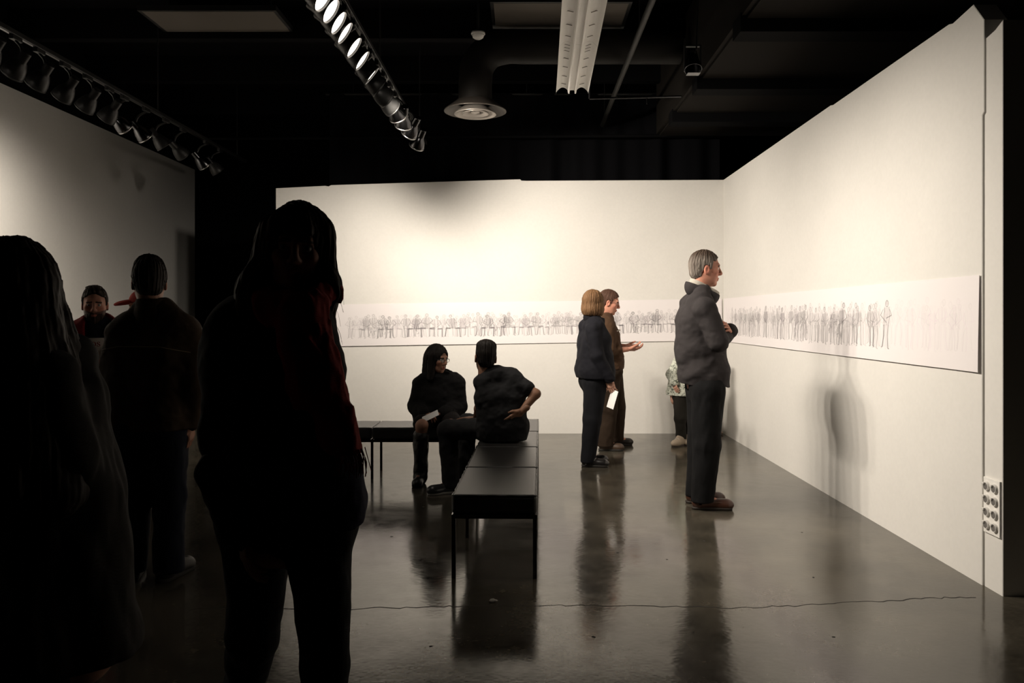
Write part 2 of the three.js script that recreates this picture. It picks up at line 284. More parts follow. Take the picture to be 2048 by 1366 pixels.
const crowdTex2 = paperTex(2048, 200, (k, w, h) => {     // runs from the corner to the free end
  const dens = (t) => t < 0.06 ? 0.3 : t < 0.74 ? 0.75 + 0.25 * Math.sin(t * 40) : mix(0.7, 0.12, sstep(0.74, 0.86, t));
  for (let i = 0; i < 110; i++) { const t = mix(0.02, 0.98, (i + rng() * 1.4) / 110), x = t * w; sketchPerson(k, x, h * 0.79 + rng() * 12 - 4, h * (0.50 + rng() * 0.10), (0.09 + 0.18 * rng() ** 2) * dens(t), false, (rng() - 0.5) * 6, 0.16); }
  for (let i = 0; i < 42; i++) { const t = mix(0.08, 0.80, (i + rng() * 1.6) / 42), x = t * w; sketchPerson(k, x, h * 0.80 + rng() * 8, h * (0.54 + rng() * 0.08), 0.14 + 0.34 * rng() ** 1.6, false, (rng() - 0.5) * 8, 0.17); }
  for (let i = 0; i < 520; i++) { const t = 0.03 + 0.95 * rng(), x = t * w, y = h * (0.26 + rng() * 0.4); k.strokeStyle = `rgba(70,67,70,${0.16 * rng() * dens(t)})`; k.lineWidth = 0.8 + rng() * 2.2; k.beginPath(); k.moveTo(x, y); k.lineTo(x + (rng() - 0.5) * 5, y + h * (0.05 + rng() * 0.17)); k.stroke(); }
  for (let i = 0; i < 60; i++) { const t = 0.05 + 0.74 * rng(), x = t * w; smudge(k, x, h * (0.45 + rng() * 0.2), 16, 22, 0.13 * dens(t)); }
  for (const c of [0.2, 0.24, 0.47, 0.5, 0.52, 0.62, 0.645, 0.66, 0.70]) smudge(k, c * w + rng() * 10, h * (0.5 + rng() * 0.15), 13, 26, 0.34);
});
function sheet(L, H, tex) {      // paper strip standing a little off the wall at its lower edge, with gentle waves
  const g = new THREE.BoxGeometry(L, H, 0.0012, 160, 8, 1), p = g.attributes.position;
  for (let i = 0; i < p.count; i++) { const x = p.getX(i), y = p.getY(i); p.setZ(i, p.getZ(i) + 0.003 + 0.007 * sstep(0.3, -0.27, y) + 0.0012 * noise(x * 3, y * 2, 4) + 0.003 * sstep(L / 2 - 0.12, L / 2, x)); }
  g.computeVertexNormals(); const u = g.attributes.uv; return g;
}
{
  const m1 = plain(1, 1, 1, 0.85, { map: crowdTex }), m2 = plain(1, 1, 1, 0.85, { map: crowdTex2 });
  const s1 = single('crowd_drawing', sheet(5.2, 0.5, crowdTex), m1, 'long white paper strip with pencil crowd of seated and standing figures behind the benches', 'drawing'); s1.position.set(-0.235, 1.33, BZ + 0.004); s1.rotation.z = 0.015;
  const s2 = single('crowd_drawing', sheet(5.38, 0.51, crowdTex2), m2, 'long white paper strip with blurred pencil crowd fading out toward the outlet plate', 'drawing'); s2.position.set(WX - 0.004, 1.365, -6.872); s2.rotation.y = -Math.PI / 2;
}

// ---------------------------------------------------------------- ceiling: panels, ducts, pipes
for (const [x, z, l] of [[-2.98, -7.82, 'pale rectangular ceiling panel above the centre light track'], [0.33, -7.62, 'pale rectangular ceiling panel above the fluorescent fitting']]) {
  const t = thing('ceiling_panel', l, 'panel', [x, 4.28, z]);
  part('board', box(1.24, 0.03, 0.62, 0, 0, 0, 0.006), M.tile, t); part('frame', [box(1.30, 0.05, 0.03, 0, 0.012, 0.325), box(1.30, 0.05, 0.03, 0, 0.012, -0.325), box(0.03, 0.05, 0.62, 0.635, 0.012, 0), box(0.03, 0.05, 0.62, -0.635, 0.012, 0)], M.blackMetal, t);
  for (const s of [-1, 1]) part('hanger', rod([s * 0.5, 0.03, 0], [s * 0.5, CEIL - 4.28, 0], 0.005), M.blackMetal, t);
}
{ // round air diffuser with its drop duct and elbow
  const t = thing('air_diffuser', 'round stepped metal air diffuser below a black duct', 'vent', [-0.49, 3.42, -7.88]);
  const cone = (r0, r1, y0, y1) => new THREE.LatheGeometry([[r0, y0], [r1, y1], [r1 + 0.008, y1 + 0.004], [r1 + 0.004, y1 + 0.014], [r0 + 0.004, y0 + 0.012]].map(p => new THREE.Vector2(...p)), 56);
  const mt = plain(0.33, 0.30, 0.27, 0.45, { metalness: 0.6 });
  part('outer_ring', cone(0.17, 0.30, 0.10, 0.0), plain(0.07, 0.06, 0.052, 0.45, { metalness: 0.5 }), t); part('middle_ring', cone(0.10, 0.20, 0.05, -0.03), mt, t); part('inner_ring', cone(0.05, 0.125, 0.035, -0.025), mt, t);
  part('centre_disc', new THREE.LatheGeometry([[0, -0.018], [0.04, -0.012], [0.055, 0.0], [0, 0.01]].map(p => new THREE.Vector2(...p)), 32), mt, t);
  const d = thing('round_duct', 'black round duct dropping with an elbow to the air diffuser', 'duct', [-0.49, 3.5, -7.88]);
  const dm = plain(0.008, 0.007, 0.006, 0.6, { specularIntensity: 0.3 });
  part('drop', rod([0, 0, 0], [0, 0.22, 0], 0.165, 0.165, 32), dm, d);
  part('elbow', tube([[0, 0.2, 0], [0.02, 0.36, 0], [0.12, 0.5, 0], [0.3, 0.56, 0], [0.5, 0.56, 0]], 0.165, 30, false, 32), dm, d);
  part('run', rod([0.48, 0.56, 0], [2.02, 0.56, 0], 0.165, 0.165, 32), dm, d);
  part('collar', rod([0, 0.0, 0], [0, 0.03, 0], 0.185, 0.185, 32), dm, d);
}
{ // smoke detector on a stem
  const t = thing('smoke_detector', 'small round white smoke detector hanging near the ceiling panel', 'detector', [-0.44, 4.04, -7.5]);
  part('base', new THREE.LatheGeometry([[0, 0.03], [0.066, 0.03], [0.066, 0.012], [0.06, 0.0]].map(p => new THREE.Vector2(...p)), 32), M.enamel, t); part('dome', new THREE.LatheGeometry([[0.055, 0.0], [0.05, -0.02], [0.03, -0.034], [0, -0.038]].map(p => new THREE.Vector2(...p)), 32), M.enamel, t);
  part('stem', rod([0, 0.03, 0], [0, CEIL - 4.04, 0], 0.012), M.blackMetal, t);
}
{ // suspended two-lamp fluorescent reflector, switched off
  const t = thing('fluorescent_fitting', 'long white two-trough fluorescent fitting, switched off, hanging from the ceiling', 'ceiling light', [0.40, 3.44, -5.95], -0.021);
  const pr = []; const N = 10;
  pr.push([-0.145, -0.014]);
  for (let i = 0; i <= N; i++) { const a = i / N; pr.push([mix(-0.145, -0.042, a), 0.058 * Math.sin(Math.PI * (0.08 + 0.72 * a)) - 0.012]); }
  pr.push([-0.038, 0.0], [-0.034, -0.012], [-0.024, -0.012], [-0.022, 0.012], [-0.018, 0.02]);
  const full = [...pr, ...pr.map(([x, y]) => [-x, y]).reverse()];
  const top = full.map(([x, y]) => [x, y + 0.004]).reverse();
  const s = new THREE.Shape([...full, ...top].map(p => new THREE.Vector2(...p)));
  for (const [z0, L, seams] of [[-1.32, 1.215, 1], [-0.1, 1.215, 1], [1.12, 1.2, 1]]) {
    const g = new THREE.ExtrudeGeometry(s, { depth: L, bevelEnabled: false }); g.translate(0, 0, z0); const rf = part('reflector', g, M.enamel, t);
  }
  part('ballast_cover', box(0.07, 0.05, 3.6, 0, 0.05, 0.5), M.enamel, t);
  for (const x of [-0.094, 0.094]) for (const z0 of [-1.28, -0.07, 1.15]) for (const dz of [0.10, 0.33, 0.58, 0.80, 0.98, 1.05, 1.12])
    part('rib', tube([[x - 0.034, 0.030, z0 + dz], [x - 0.012 * Math.sign(x) * -1, 0.0425, z0 + dz], [x + 0.034, 0.034, z0 + dz]], dz > 0.9 ? 0.0022 : 0.003, 8, false, 5), plain(0.28, 0.26, 0.23, 0.6), t);
  for (const z of [-1.0, 0.3, 1.7]) part('hanger', rod([0, 0.07, z], [0, CEIL - 3.44, z], 0.004), M.blackMetal, t);
}
{ // dark soffit with cross beams beside the drawing wall the man faces
  const t = thing('soffit', 'dark brown soffit with crossing black beams above the folded-arms wall', 'soffit', [2.9, 3.62, -6.6]);
  part('deck', box(2.5, 0.10, 6.4, 0, 0.05, 0), M.soffit, t); part('side', box(0.04, 0.8, 6.4, -1.27, 0.42, 0), M.soffit, t);
  for (const z of [-2.2, -0.95, 0.55, 2.0]) part('beam', box(2.6, 0.14, 0.22, 0, -0.03, z), M.black, t);
}
for (let i = 0; i < 6; i++) single('roof_joist', box(10, 0.3, 0.12, -1.5, CEIL - 0.15, -5.2 - i * 1.45), M.black, 'black roof joist crossing the ceiling', 'joist', 'black roof joists');
{ const t = thing('conduit', 'dark conduit running lengthwise under the ceiling past the fluorescent fitting', 'pipe', [0.973, 3.82, 0]); const cm = plain(0.010, 0.009, 0.007, 0.6);
  part('pipe', rod([0, 0, -4.4], [0, 0, -10.1], 0.026), cm, t); for (const z of [-5.0, -6.8, -9.8]) part('hanger', rod([0, 0.02, z], [0, CEIL - 3.82, z], 0.004), M.blackMetal, t); }
{ const t = thing('water_pipe', 'thin dark sprinkler pipe beside the end of the fluorescent fitting', 'pipe', [0, 3.64, -8.2]);
  part('pipe', rod([0.66, 0, 0], [1.6, 0.02, 0], 0.011), M.darkChrome, t); part('sprinkler_head', rod([1.25, 0.01, 0], [1.25, -0.06, 0], 0.008), M.darkChrome, t); part('riser', rod([0.66, 0, 0], [0.66, CEIL - 3.64, 0], 0.008), M.blackMetal, t); }
single('crossing_pipe', rod([-4.0, 3.62, -9.95], [2.6, 3.66, -9.95], 0.02), M.black, 'black pipe crossing high over the drawing wall', 'pipe');
{
  const t = thing('hanging_spotlight', 'small dark spotlight hanging alone beside the soffit', 'spotlight', [1.33, 3.42, -6.35]);
  part('stem', rod([0.03, 0.1, 0], [0.06, CEIL - 3.42, 0], 0.007), M.blackMetal, t);
  part('yoke', [box(0.012, 0.2, 0.03, 0.062, 0.03, 0), box(0.012, 0.2, 0.03, -0.062, 0.03, 0), box(0.136, 0.012, 0.03, 0, 0.13, 0)], M.blackMetal, t);
  const b = new THREE.LatheGeometry([[0, 0.11], [0.045, 0.11], [0.05, 0.02], [0.07, -0.07], [0.065, -0.07], [0.045, 0.02], [0, 0.06]].map(p => new THREE.Vector2(...p)), 28); b.rotateX(-0.4);
  part('housing', b, M.darkChrome, t); part('barn_door', box(0.10, 0.003, 0.08, 0, -0.1, 0.03), M.darkChrome, t);
}

// ---------------------------------------------------------------- light tracks
function trackLamp(o, lit, name, label, group) {   // o: [x, y, z] of the mouth, aim: unit vector, style
  const t = thing(name, label, 'track light', [o.at[0], o.at[1], o.at[2]], 0, group);
  const aim = V(o.aim).normalize(), q = new THREE.Quaternion().setFromUnitVectors(new THREE.Vector3(0, -1, 0), aim), back = aim.clone().multiplyScalar(-1);
  const lathe = (pts, m, n, p = t) => { const g = new THREE.LatheGeometry(pts.map(a => new THREE.Vector2(...a)), 32); g.applyQuaternion(q); return part(n, g, m, p); };
  lathe([[0, 0.21], [0.03, 0.21], [0.034, 0.20], [0.036, 0.125], [0.048, 0.115], [0.066, 0.075], [0.078, 0.03], [0.079, 0.0], [0.074, 0.0], [0.073, 0.028], [0.06, 0.07], [0.04, 0.10], [0, 0.105]], o.shiny ? M.darkChrome : M.blackMetal, 'housing');
  lathe([[0.0715, 0.012], [0.068, 0.03], [0.056, 0.06], [0.032, 0.085], [0.0, 0.09]], M.reflector, 'reflector');
  lathe([[0.074, -0.004], [0.0815, -0.004], [0.0815, 0.006], [0.074, 0.006], [0.074, -0.004]], o.shiny ? M.steel : M.blackMetal, 'rim');
  const lens = lathe([[0, 0.003], [0.035, 0.005], [0.0725, 0.009]], lit ? M.glow : M.darkChrome, 'lens');
  const nk = back.clone().multiplyScalar(0.15), top = [0, o.top - o.at[1], o.at[2] * 0];
  const piv = [nk.x, nk.y, nk.z], hang = [o.tx - o.at[0], o.top - o.at[1] - 0.05, nk.z];
  part('yoke', tube([piv, [mix(piv[0], hang[0], 0.3), mix(piv[1], hang[1], 0.65), piv[2]], hang], 0.011, 10), M.blackMetal, t);
  part('adapter', box(0.034, 0.05, 0.11, hang[0], hang[1] + 0.024, hang[2], 0.005), M.blackMetal, t);
  if (lit) {
    const s = new THREE.SpotLight(WARM, lit.cd, 0, lit.angle, lit.pen ?? 1, 2); const e = aim.clone().multiplyScalar(0.012);
    s.position.copy(e); s.target.position.copy(aim.clone().multiplyScalar(2)); s.castShadow = true; s.shadow.radius = 3; s.shadow.mapSize.set(1024, 1024); s.name = 'lamp_light'; t.add(s, s.target);
  }
  return t;
}
const CX = -1.11, TOP = 3.42;
function track(x, y, z, L, hang, label) { const t = thing('light_track', label, 'light track', [x, y, z]); part('rail', box(0.045, 0.035, L, 0, 0, 0, 0.004), M.blackMetal, t); part('conductor_slot', box(0.016, 0.003, L - 0.02, 0, -0.0185, 0), M.darkChrome, t); for (const h of hang) part('hanger', rod([0, 0.01, h - z], [0, CEIL - y, h - z], 0.006), M.blackMetal, t); }
track(CX - 0.05, TOP, -5.2, 8.2, [-2, -4.2, -6.4, -8.8], 'long black lighting track with the glowing lamps hung over the room beside the benches');
for (const [z, tz, ty] of [[-4.14, -5.5, 0.9], [-4.40, -4.3, 0.75], [-4.575, -4.6, 0.75], [-4.76, -5.0, 0.75], [-4.93, -5.4, 0.7], [-5.195, -5.5, 0.6], [-5.458, -5.9, 0.6]]) {
  const at = [CX, 3.15, z], aim = [WX - CX, ty - 3.15, tz - z];
  trackLamp({ at, aim, top: TOP, tx: CX - 0.05 }, { cd: CD_SIDE * (z > -4.2 ? 0.7 : 1), angle: 0.72 }, 'track_light', 'lit black track light with glowing round mouth on the track over the benches', 'glowing lamps on the track over the benches');
}
// the lamps further down the same track: the first three still turned to the folded-arms wall, the others to the drawing wall behind the benches
const backLamps = [[-5.80, [WX, 0.3, -6.8], 1], [-6.10, [WX, 0.7, -8.2], 1], [-6.40, [1.7, 1.5, BZ], 1], [-6.70, [1.0, 1.5, BZ], 1], [-7.00, [-0.4, 1.2, BZ], 1], [-7.30, [-1.7, 1.2, BZ], 1], [-7.65, [-2.7, 1.2, BZ], 1], [-8.20, [-2.1, 1.5, BZ], 0]];
for (const [z, to, on] of backLamps) {
  const at = [CX, 3.15, z], aim = [to[0] - CX, to[1] - 3.15, to[2] - z];
  trackLamp({ at, aim, top: TOP, tx: CX - 0.05, shiny: z < -6.9 }, on ? { cd: CD_BACK * (z < -7.5 ? 0.5 : z < -7.2 ? 0.55 : z < -6.9 ? 0.75 : z > -6.2 ? 0.85 : 1), angle: 0.85 } : null, 'track_light', on ? 'black track light turned away to the drawings, only its back and rim catching light' : 'unlit shiny black track light at the far end of the track over the benches', on ? 'lamps turned away to the drawings' : undefined);
}
const LTX = -3.72;
track(LTX + 0.05, TOP + 0.02, -6.2, 8.6, [-3, -5.5, -8, -10.2], 'long black lighting track hung beside the white wall of the bearded man');
[-3.3, -4.1, -4.8, -5.52, -5.80, -6.08, -6.42, -6.75, -7.1, -7.45, -7.85, -8.25, -8.7, -9.3, -9.7].forEach((z, i) => {
  const on = i > 2 && i < 9, at = [LTX, 3.16, z], far = i >= 9;
  trackLamp({ at, aim: far ? [0.35, -0.55, -0.75 + 0.2 * (i % 3)] : [LX - LTX, -1.5, -0.5], top: TOP + 0.02, tx: LTX + 0.05, shiny: i === 9 || i === 10 || i === 13 }, on ? { cd: CD_LEFT, angle: 1.0 } : null, 'track_light',
    on ? 'lit black bell track light turned to the wall of the bearded man' : far ? 'unlit dark track light turned away down the track beside the white wall' : 'unlit black bell track light silhouetted against the wall of the bearded man',
    on ? 'lit lamps on the wall-side track' : far ? 'unlit lamps turned away on the wall-side track' : 'silhouetted lamps on the wall-side track');
});

// ---------------------------------------------------------------- outlet plate
{
  const t = thing('outlet_plate', 'grey metal plate of eight power sockets on the narrow wall end', 'outlet', [WX + 0.0025, 0.43, -4.086]);
  part('plate', box(0.012, 0.285, 0.142, 0, 0, 0, 0.003), M.enamel, t);
  for (let r = 0; r < 4; r++) for (let c = 0; c < 2; c++) {
    const y = 0.1 - r * 0.066, z = c ? 0.036 : -0.034, sck = part('socket', rod([-0.005, y, z], [-0.018, y, z], 0.024, 0.022, 18), plain(0.75, 0.73, 0.70, 0.5), t);
    part('socket_face', rod([-0.0175, y, z], [-0.0195, y, z], 0.0175, 0.0175, 18), plain(0.16, 0.15, 0.14, 0.6), sck);
    part('latch', box(0.012, 0.012, 0.02, -0.021, y + 0.012, z - 0.012, 0.003), plain(0.7, 0.68, 0.65, 0.5), sck);
  }
}
single('crumpled_tape', mesh(folds(ell([0, 0.018, 0], [0.06, 0.02, 0.05]), 0.02, 40, 40, 40), 0.004), plain(0.55, 0.45, 0.38, 0.8), 'crumpled scrap lying in the corner where the drawing walls meet', 'scrap').position.set(2.30, 0, -9.53);
single('paper_scrap', mesh(folds(ell([0, 0.006, 0], [0.022, 0.006, 0.012]), 0.006, 80, 80, 80), 0.0025), plain(0.5, 0.48, 0.44, 0.8), 'tiny pale scrap on the concrete in front of the near bench', 'scrap').position.set(-0.155, 0, -3.93);

// ---------------------------------------------------------------- benches
function bench(label, pos, turn, n, len) {
  const t = thing('bench', label, 'bench', pos, turn), W = 0.46, L = n * len;
  for (let i = 0; i < n; i++) {
    const z = -(i + 0.5) * len, g = new RoundedBoxGeometry(W, 0.105, len - 0.006, 5, 0.022), p = g.attributes.position;
    for (let k = 0; k < p.count; k++) { const x = p.getX(k), y = p.getY(k), zz = p.getZ(k); if (y > 0.02) p.setY(k, y + 0.008 * Math.cos(x / W * 3.0) * Math.cos(zz / len * 3.0)); }
    g.computeVertexNormals(); g.translate(0, 0.3935, z);
    const c = part('cushion', g, M.leather, t);
    const w = W / 2 - 0.006, l = len / 2 - 0.008, ring = []; for (let k = 0; k < 60; k++) { const s = k / 60 * 4, q = Math.floor(s), f = (s - q) * 2 - 1, cs = [[w, f * l], [-f * w, l], [-w, -f * l], [f * w, -l]][q]; ring.push([cs[0] + 0.0025 * Math.sin(k * 2.6), 0.441 + 0.001 * Math.sin(k * 1.7), z + cs[1]]); }
    part('piping', tube(ring, 0.0035, 180, true, 5), M.leatherSeam, c);
  }
  const y = 0.331; part('frame', [box(0.022, 0.022, L, W / 2 - 0.012, y, -L / 2), box(0.022, 0.022, L, -W / 2 + 0.012, y, -L / 2), ...Array.from({ length: n + 1 }, (_, i) => box(W - 0.024, 0.022, 0.022, 0, y, -clamp(i * len, 0.012, L - 0.012)))], M.darkChrome, t);
  for (let i = 0; i <= n; i++) for (const s of [-1, 1]) part('leg', box(0.022, 0.335, 0.022, s * (W / 2 - 0.012), 0.1675, -clamp(i * len, 0.012, L - 0.012), 0.002), M.darkChrome, t);
  return t;
}
bench('long black leather four-cushion bench the young man sits on', [-0.165, 0, -4.28], -0.02, 4, 0.805);
bench('black leather bench the young woman with the card sits on', [-0.60, 0, -7.13], Math.PI / 2, 3, 0.72);

// ---------------------------------------------------------------- people: anatomy
const nrm = (v) => { const l = Math.hypot(...v) || 1; return v.map(x => x / l); };
const add = (a, b, s = 1) => [a[0] + b[0] * s, a[1] + b[1] * s, a[2] + b[2] * s];
const cross = (a, b) => [a[1] * b[2] - a[2] * b[1], a[2] * b[0] - a[0] * b[2], a[0] * b[1] - a[1] * b[0]];
const rad = (d) => d * Math.PI / 180;
const skinTone = { fair: [0.52, 0.29, 0.21], rosy: [0.50, 0.24, 0.17], tan: [0.17, 0.088, 0.055] };

function headMatrix(h) { return new THREE.Matrix4().compose(V(h.c), new THREE.Quaternion().setFromEuler(new THREE.Euler(rad(h.pitch ?? 0), rad(h.yaw ?? 0), rad(h.roll ?? 0), 'YXZ')), new THREE.Vector3(1, 1, 1).multiplyScalar(h.s ?? 1)); }
function headGeo(h) {
  const w = h.fem ? 0.92 : 1, S = [-1, 1];
  let f = uni(0.03, ell([0, 0.03, -0.012], [0.076, 0.092, 0.098]), ell([0, -0.03, 0.026], [0.061 * w, 0.082, 0.062]), ell([0, -0.062, 0.026], [0.053 * w, 0.052, 0.052]));
  f = uni(0.022, f, ell([0, -0.102, 0.066], [0.023 * w, 0.017, 0.018]), S.map(s => ell([s * 0.041, -0.020, 0.058], [0.021, 0.019, 0.021])), cap([-0.034, 0.026, 0.078], [0.034, 0.026, 0.078], h.fem ? 0.009 : 0.0125), S.map(s => cap([s * 0.05, -0.035, 0.0], [s * 0.035 * w, -0.088, 0.045], 0.018, 0.016)));
  f = sub(f, uni(0.004, S.map(s => ell([s * 0.0315, 0.006, 0.098], [0.0185, 0.0115, 0.019]))), 0.012);
  f = uni(0.010, f, cap([0, 0.018, 0.088], [0, -0.020, 0.107], 0.0085, 0.011), ell([0, -0.029, 0.107], [0.0125, 0.0105, 0.0125]), S.map(s => ell([s * 0.0115, -0.0335, 0.097], [0.008, 0.0075, 0.011])));
  f = uni(0.005, f, cap([-0.019, -0.0665, 0.082], [0, -0.0625, 0.0915], 0.0055, 0.006), cap([0.019, -0.0665, 0.082], [0, -0.0625, 0.0915], 0.0055, 0.006), cap([-0.015, -0.0735, 0.083], [0.015, -0.0735, 0.083], 0.0065), ell([0, -0.0745, 0.087], [0.014, 0.0065, 0.007]), S.map(s => cap([s * 0.019, 0.014, 0.079], [s * 0.044, 0.012, 0.070], 0.0045)));
  const ear = S.map(s => sub(ell([s * 0.0785, -0.012, -0.008], [0.0085, 0.032, 0.0195]), ell([s * 0.0875, -0.010, -0.004], [0.008, 0.019, 0.011]), 0.004));
  f = uni(0.008, f, ear);
  f = uni(0.03, f, cap([0, -0.07, -0.022], [0, -0.145, -0.026], h.fem ? 0.046 : 0.055, h.fem ? 0.046 : 0.055));
  const [r, g, b] = h.skin, hb = h.brow ?? [0.05, 0.035, 0.025];
  const col = (x, y, z) => {
    const n = 1 + 0.10 * noise(x * 60, y * 60, z * 60); let c = [r * n, g * n, b * n];
    if (z > 0.078 && Math.abs(x) < 0.021 && y < -0.058 && y > -0.083) c = [r * 0.85, g * 0.55, b * 0.55];
    if (z > 0.05 && y > 0.019 - Math.abs(x) * 0.05 && y < 0.030 - Math.abs(x) * 0.1 && Math.abs(x) > 0.011 && Math.abs(x) < 0.05) c = hb;
    const ck = Math.exp(-((Math.abs(x) - 0.045) ** 2 + (y + 0.03) ** 2) / 0.0006) * (z > 0.03 ? 0.3 : 0) + (Math.abs(x) > 0.073 ? 0.25 : 0); c = [c[0] * (1 + ck * 0.15), c[1] * (1 - ck * 0.35), c[2] * (1 - ck * 0.35)];
    if (h.beard) { const e = sstep(-0.045, -0.056, y + Math.abs(x) * -0.25) * (z > -0.01 ? 1 : 0) * (y > -0.125 ? 1 : 0), lip = (z > 0.084 && Math.abs(x) < 0.018 && y < -0.062 && y > -0.080) ? 0 : 1; const q = e * lip * (0.9 + 0.1 * noise(x * 300, y * 300, z * 300)); c = c.map((v, i) => mix(v, h.beard[i], q)); }
    return c;
  };
  const geos = [mesh(f, h.cell ?? 0.0034, col)];
  for (const s of S) {
    const e = new THREE.SphereGeometry(0.0125, 18, 12); e.translate(s * 0.0315, 0.004, 0.0735); tint(e, [0.62, 0.58, 0.54]);
    const p = e.attributes.position, c = e.attributes.color; for (let i = 0; i < p.count; i++) { const d = Math.hypot(p.getX(i) - s * 0.0315, p.getY(i) - 0.004); if (p.getZ(i) > 0.08 && d < 0.0062) c.setXYZ(i, 0.03, 0.025, 0.02); }
    geos.push(e);
  }
  return merge(geos).applyMatrix4(headMatrix(h));
}
function hand(w, dir, n, sign, curl, sc = 1) {
  dir = nrm(dir); n = nrm(add(n, dir, -(n[0] * dir[0] + n[1] * dir[1] + n[2] * dir[2]))); const s = cross(n, dir).map(x => x * sign), fs = [], palm = [];
  const L = [0.95, 1.06, 1.0, 0.8], B = [0.086, 0.090, 0.086, 0.077];
  for (let j = 0; j < 4; j++) {
    const o = 0.031 - 0.0205 * j; let p = add(add(w, dir, B[j] * sc), s, o * sc), a = curl * 0.6;
    palm.push(cap(add(add(w, s, (0.017 - 0.011 * j) * sc), dir, 0.005), p, 0.0145 * sc, 0.0115 * sc));
    [0.041, 0.026, 0.021].forEach((l, k) => { const d = nrm(add(add(dir.map(x => x * Math.cos(a)), n, Math.sin(a)), s, (1.5 - j) * 0.05)), e = add(p, d, l * L[j] * sc); fs.push(cap(p, e, (0.0092 - k * 0.0006) * sc, (0.0086 - k * 0.0007) * sc)); p = e; a += curl * (1 + 0.1 * j); });
  }
  const t0 = add(add(w, dir, 0.022 * sc), s, 0.022 * sc), t1 = add(add(add(t0, dir, 0.030 * sc), s, 0.024 * sc), n, 0.010 * sc), t2 = add(add(add(t1, dir, 0.028 * sc), s, 0.008 * sc), n, 0.012 * sc), t3 = add(add(add(t2, dir, 0.021 * sc), s, 0.001 * sc), n, 0.010 * sc);
  return uni(0.006, uni(0.012, palm, cap(t0, t1, 0.017 * sc, 0.0125 * sc)), uni(0.0015, fs), cap(t1, t2, 0.0115 * sc, 0.0105 * sc), cap(t2, t3, 0.0105 * sc, 0.0085 * sc), cap(add(w, dir, -0.05), w, 0.028 * sc, 0.024 * sc));
}
// levels: [[x, y, z], half width along the shoulder axis, radius]
function torso(levels, axis, extra = 0) {
  const fs = [];
  for (let i = 1; i < levels.length; i++) { const [a, ha, ra] = levels[i - 1], [b, hb, rb] = levels[i]; for (const s of [-1, 0, 1]) fs.push(cap(add(a, axis, s * ha), add(b, axis, s * hb), ra + extra, rb + extra)); }
  return uni(0.03, fs);
}
const limb = (pts, rs) => uni(0.02, pts.slice(1).map((p, i) => cap(pts[i], p, rs[i], rs[i + 1])));
// shoe in its own frame: heel behind, toe along dir, on the floor
function shoe(person, at, dir, o = {}) {
  const L = o.L ?? 0.29, w = o.w ?? 0.045, up = o.up ?? 0.07, a = Math.atan2(dir[0], dir[1] ?? 1);
  const heel = -0.085 * L / 0.29, toe = heel + L;
  let u = uni(0.03, cap([0, 0.052, heel + 0.045], [0, 0.062 + up * 0.2, heel + 0.06], 0.040, 0.038), cap([0, 0.045, heel + 0.06], [0.004, 0.036, toe - 0.05], w * 0.93, w * 0.86), ell([0.004, 0.034, toe - 0.06], [w, 0.030, 0.06]), cap([0, 0.05, heel + 0.07], [0, 0.085, heel + 0.085], 0.038, 0.042), up > 0.1 ? cap([0, 0.07, heel + 0.07], [0, up, heel + 0.07], 0.046, 0.05) : null);
  u = cutBelow(u, 0.014);
  const sole = uni(0.02, cap([0, 0.018, heel + 0.04], [0, 0.018, toe - 0.055], w * 0.9, w * 1.04)); const so = cutAbove(cutBelow(sole, 0.0), 0.02);
  const put = (g) => g.applyMatrix4(new THREE.Matrix4().makeRotationY(a).setPosition(at[0], at[1], at[2]));
  const m = part('shoe', put(mesh(u, 0.005)), o.mat, person); part('sole', put(mesh(so, 0.0045)), o.sole ?? M.crack, m);
  if (o.laces) { const gs = []; for (let i = 0; i < 4; i++) { const z = heel + 0.115 + i * 0.022, y = 0.100 - i * 0.011; gs.push(tube([[-0.026, y - 0.014, z + 0.006], [0, y, z], [0.026, y - 0.014, z - 0.006]], 0.0028, 8, false, 5)); } part('laces', put(merge(gs)), o.laces, m); }
  if (o.welt) part('welt', put(tube([[-w * 0.8, 0.052, heel + 0.12], [-w * 0.75, 0.058, toe - 0.09], [0, 0.062, toe - 0.04], [w * 0.75, 0.058, toe - 0.09], [w * 0.8, 0.052, heel + 0.12]], 0.003, 30, false, 5)), o.welt, m);
  return m;
}
function hairGeo(h, f, cell, base, vary = 0.35, freq = 260) {
  const col = (x, y, z) => { const a = Math.atan2(x, z + 0.012), n = 1 + vary * (0.6 * noise(a * 22, y * 6, 3) + 0.5 * noise(a * freq / 4, y * 10, 9)); const gr = h.grey ? h.grey * clamp(0.55 + 0.6 * noise(a * 30, y * 20, z * 20)) * sstep(0.11, 0.03, y) : 0; return base.map((v, i) => mix(v, [0.42, 0.38, 0.34][i], gr) * n); };
  const g = mesh(warp(f, (d, x, y, z) => Math.abs(d) > 0.04 ? d : d + 0.0035 * noise(Math.atan2(x, z + 0.012) * 26, y * 9, 4) + 0.002 * noise(x * 120, y * 40, z * 120), 0.006), cell, col);
  g.applyMatrix4(headMatrix(h)); return g;
}
const shortHair = (th = 0.012, front = 0.085) => { const sh = uni(0.03, ell([0, 0.032, -0.014], [0.076 + th * 0.7, 0.092 + th, 0.098 + th]), ell([0, -0.035, -0.05], [0.058, 0.05, 0.052 + th * 0.4])); const hl = (z) => z < -0.045 ? -0.075 : z < 0.012 ? mix(-0.075, 0.022, sstep(-0.045, -0.02, z)) : z < 0.03 ? mix(0.022, -0.004, sstep(0.0, 0.014, z)) : z < 0.055 ? mix(-0.004, 0.055, sstep(0.026, 0.04, z)) : mix(0.055, front, sstep(0.055, 0.085, z)); return warp(sh, (d, x, y, z) => Math.max(d, (hl(z) - y) * 0.7)); };
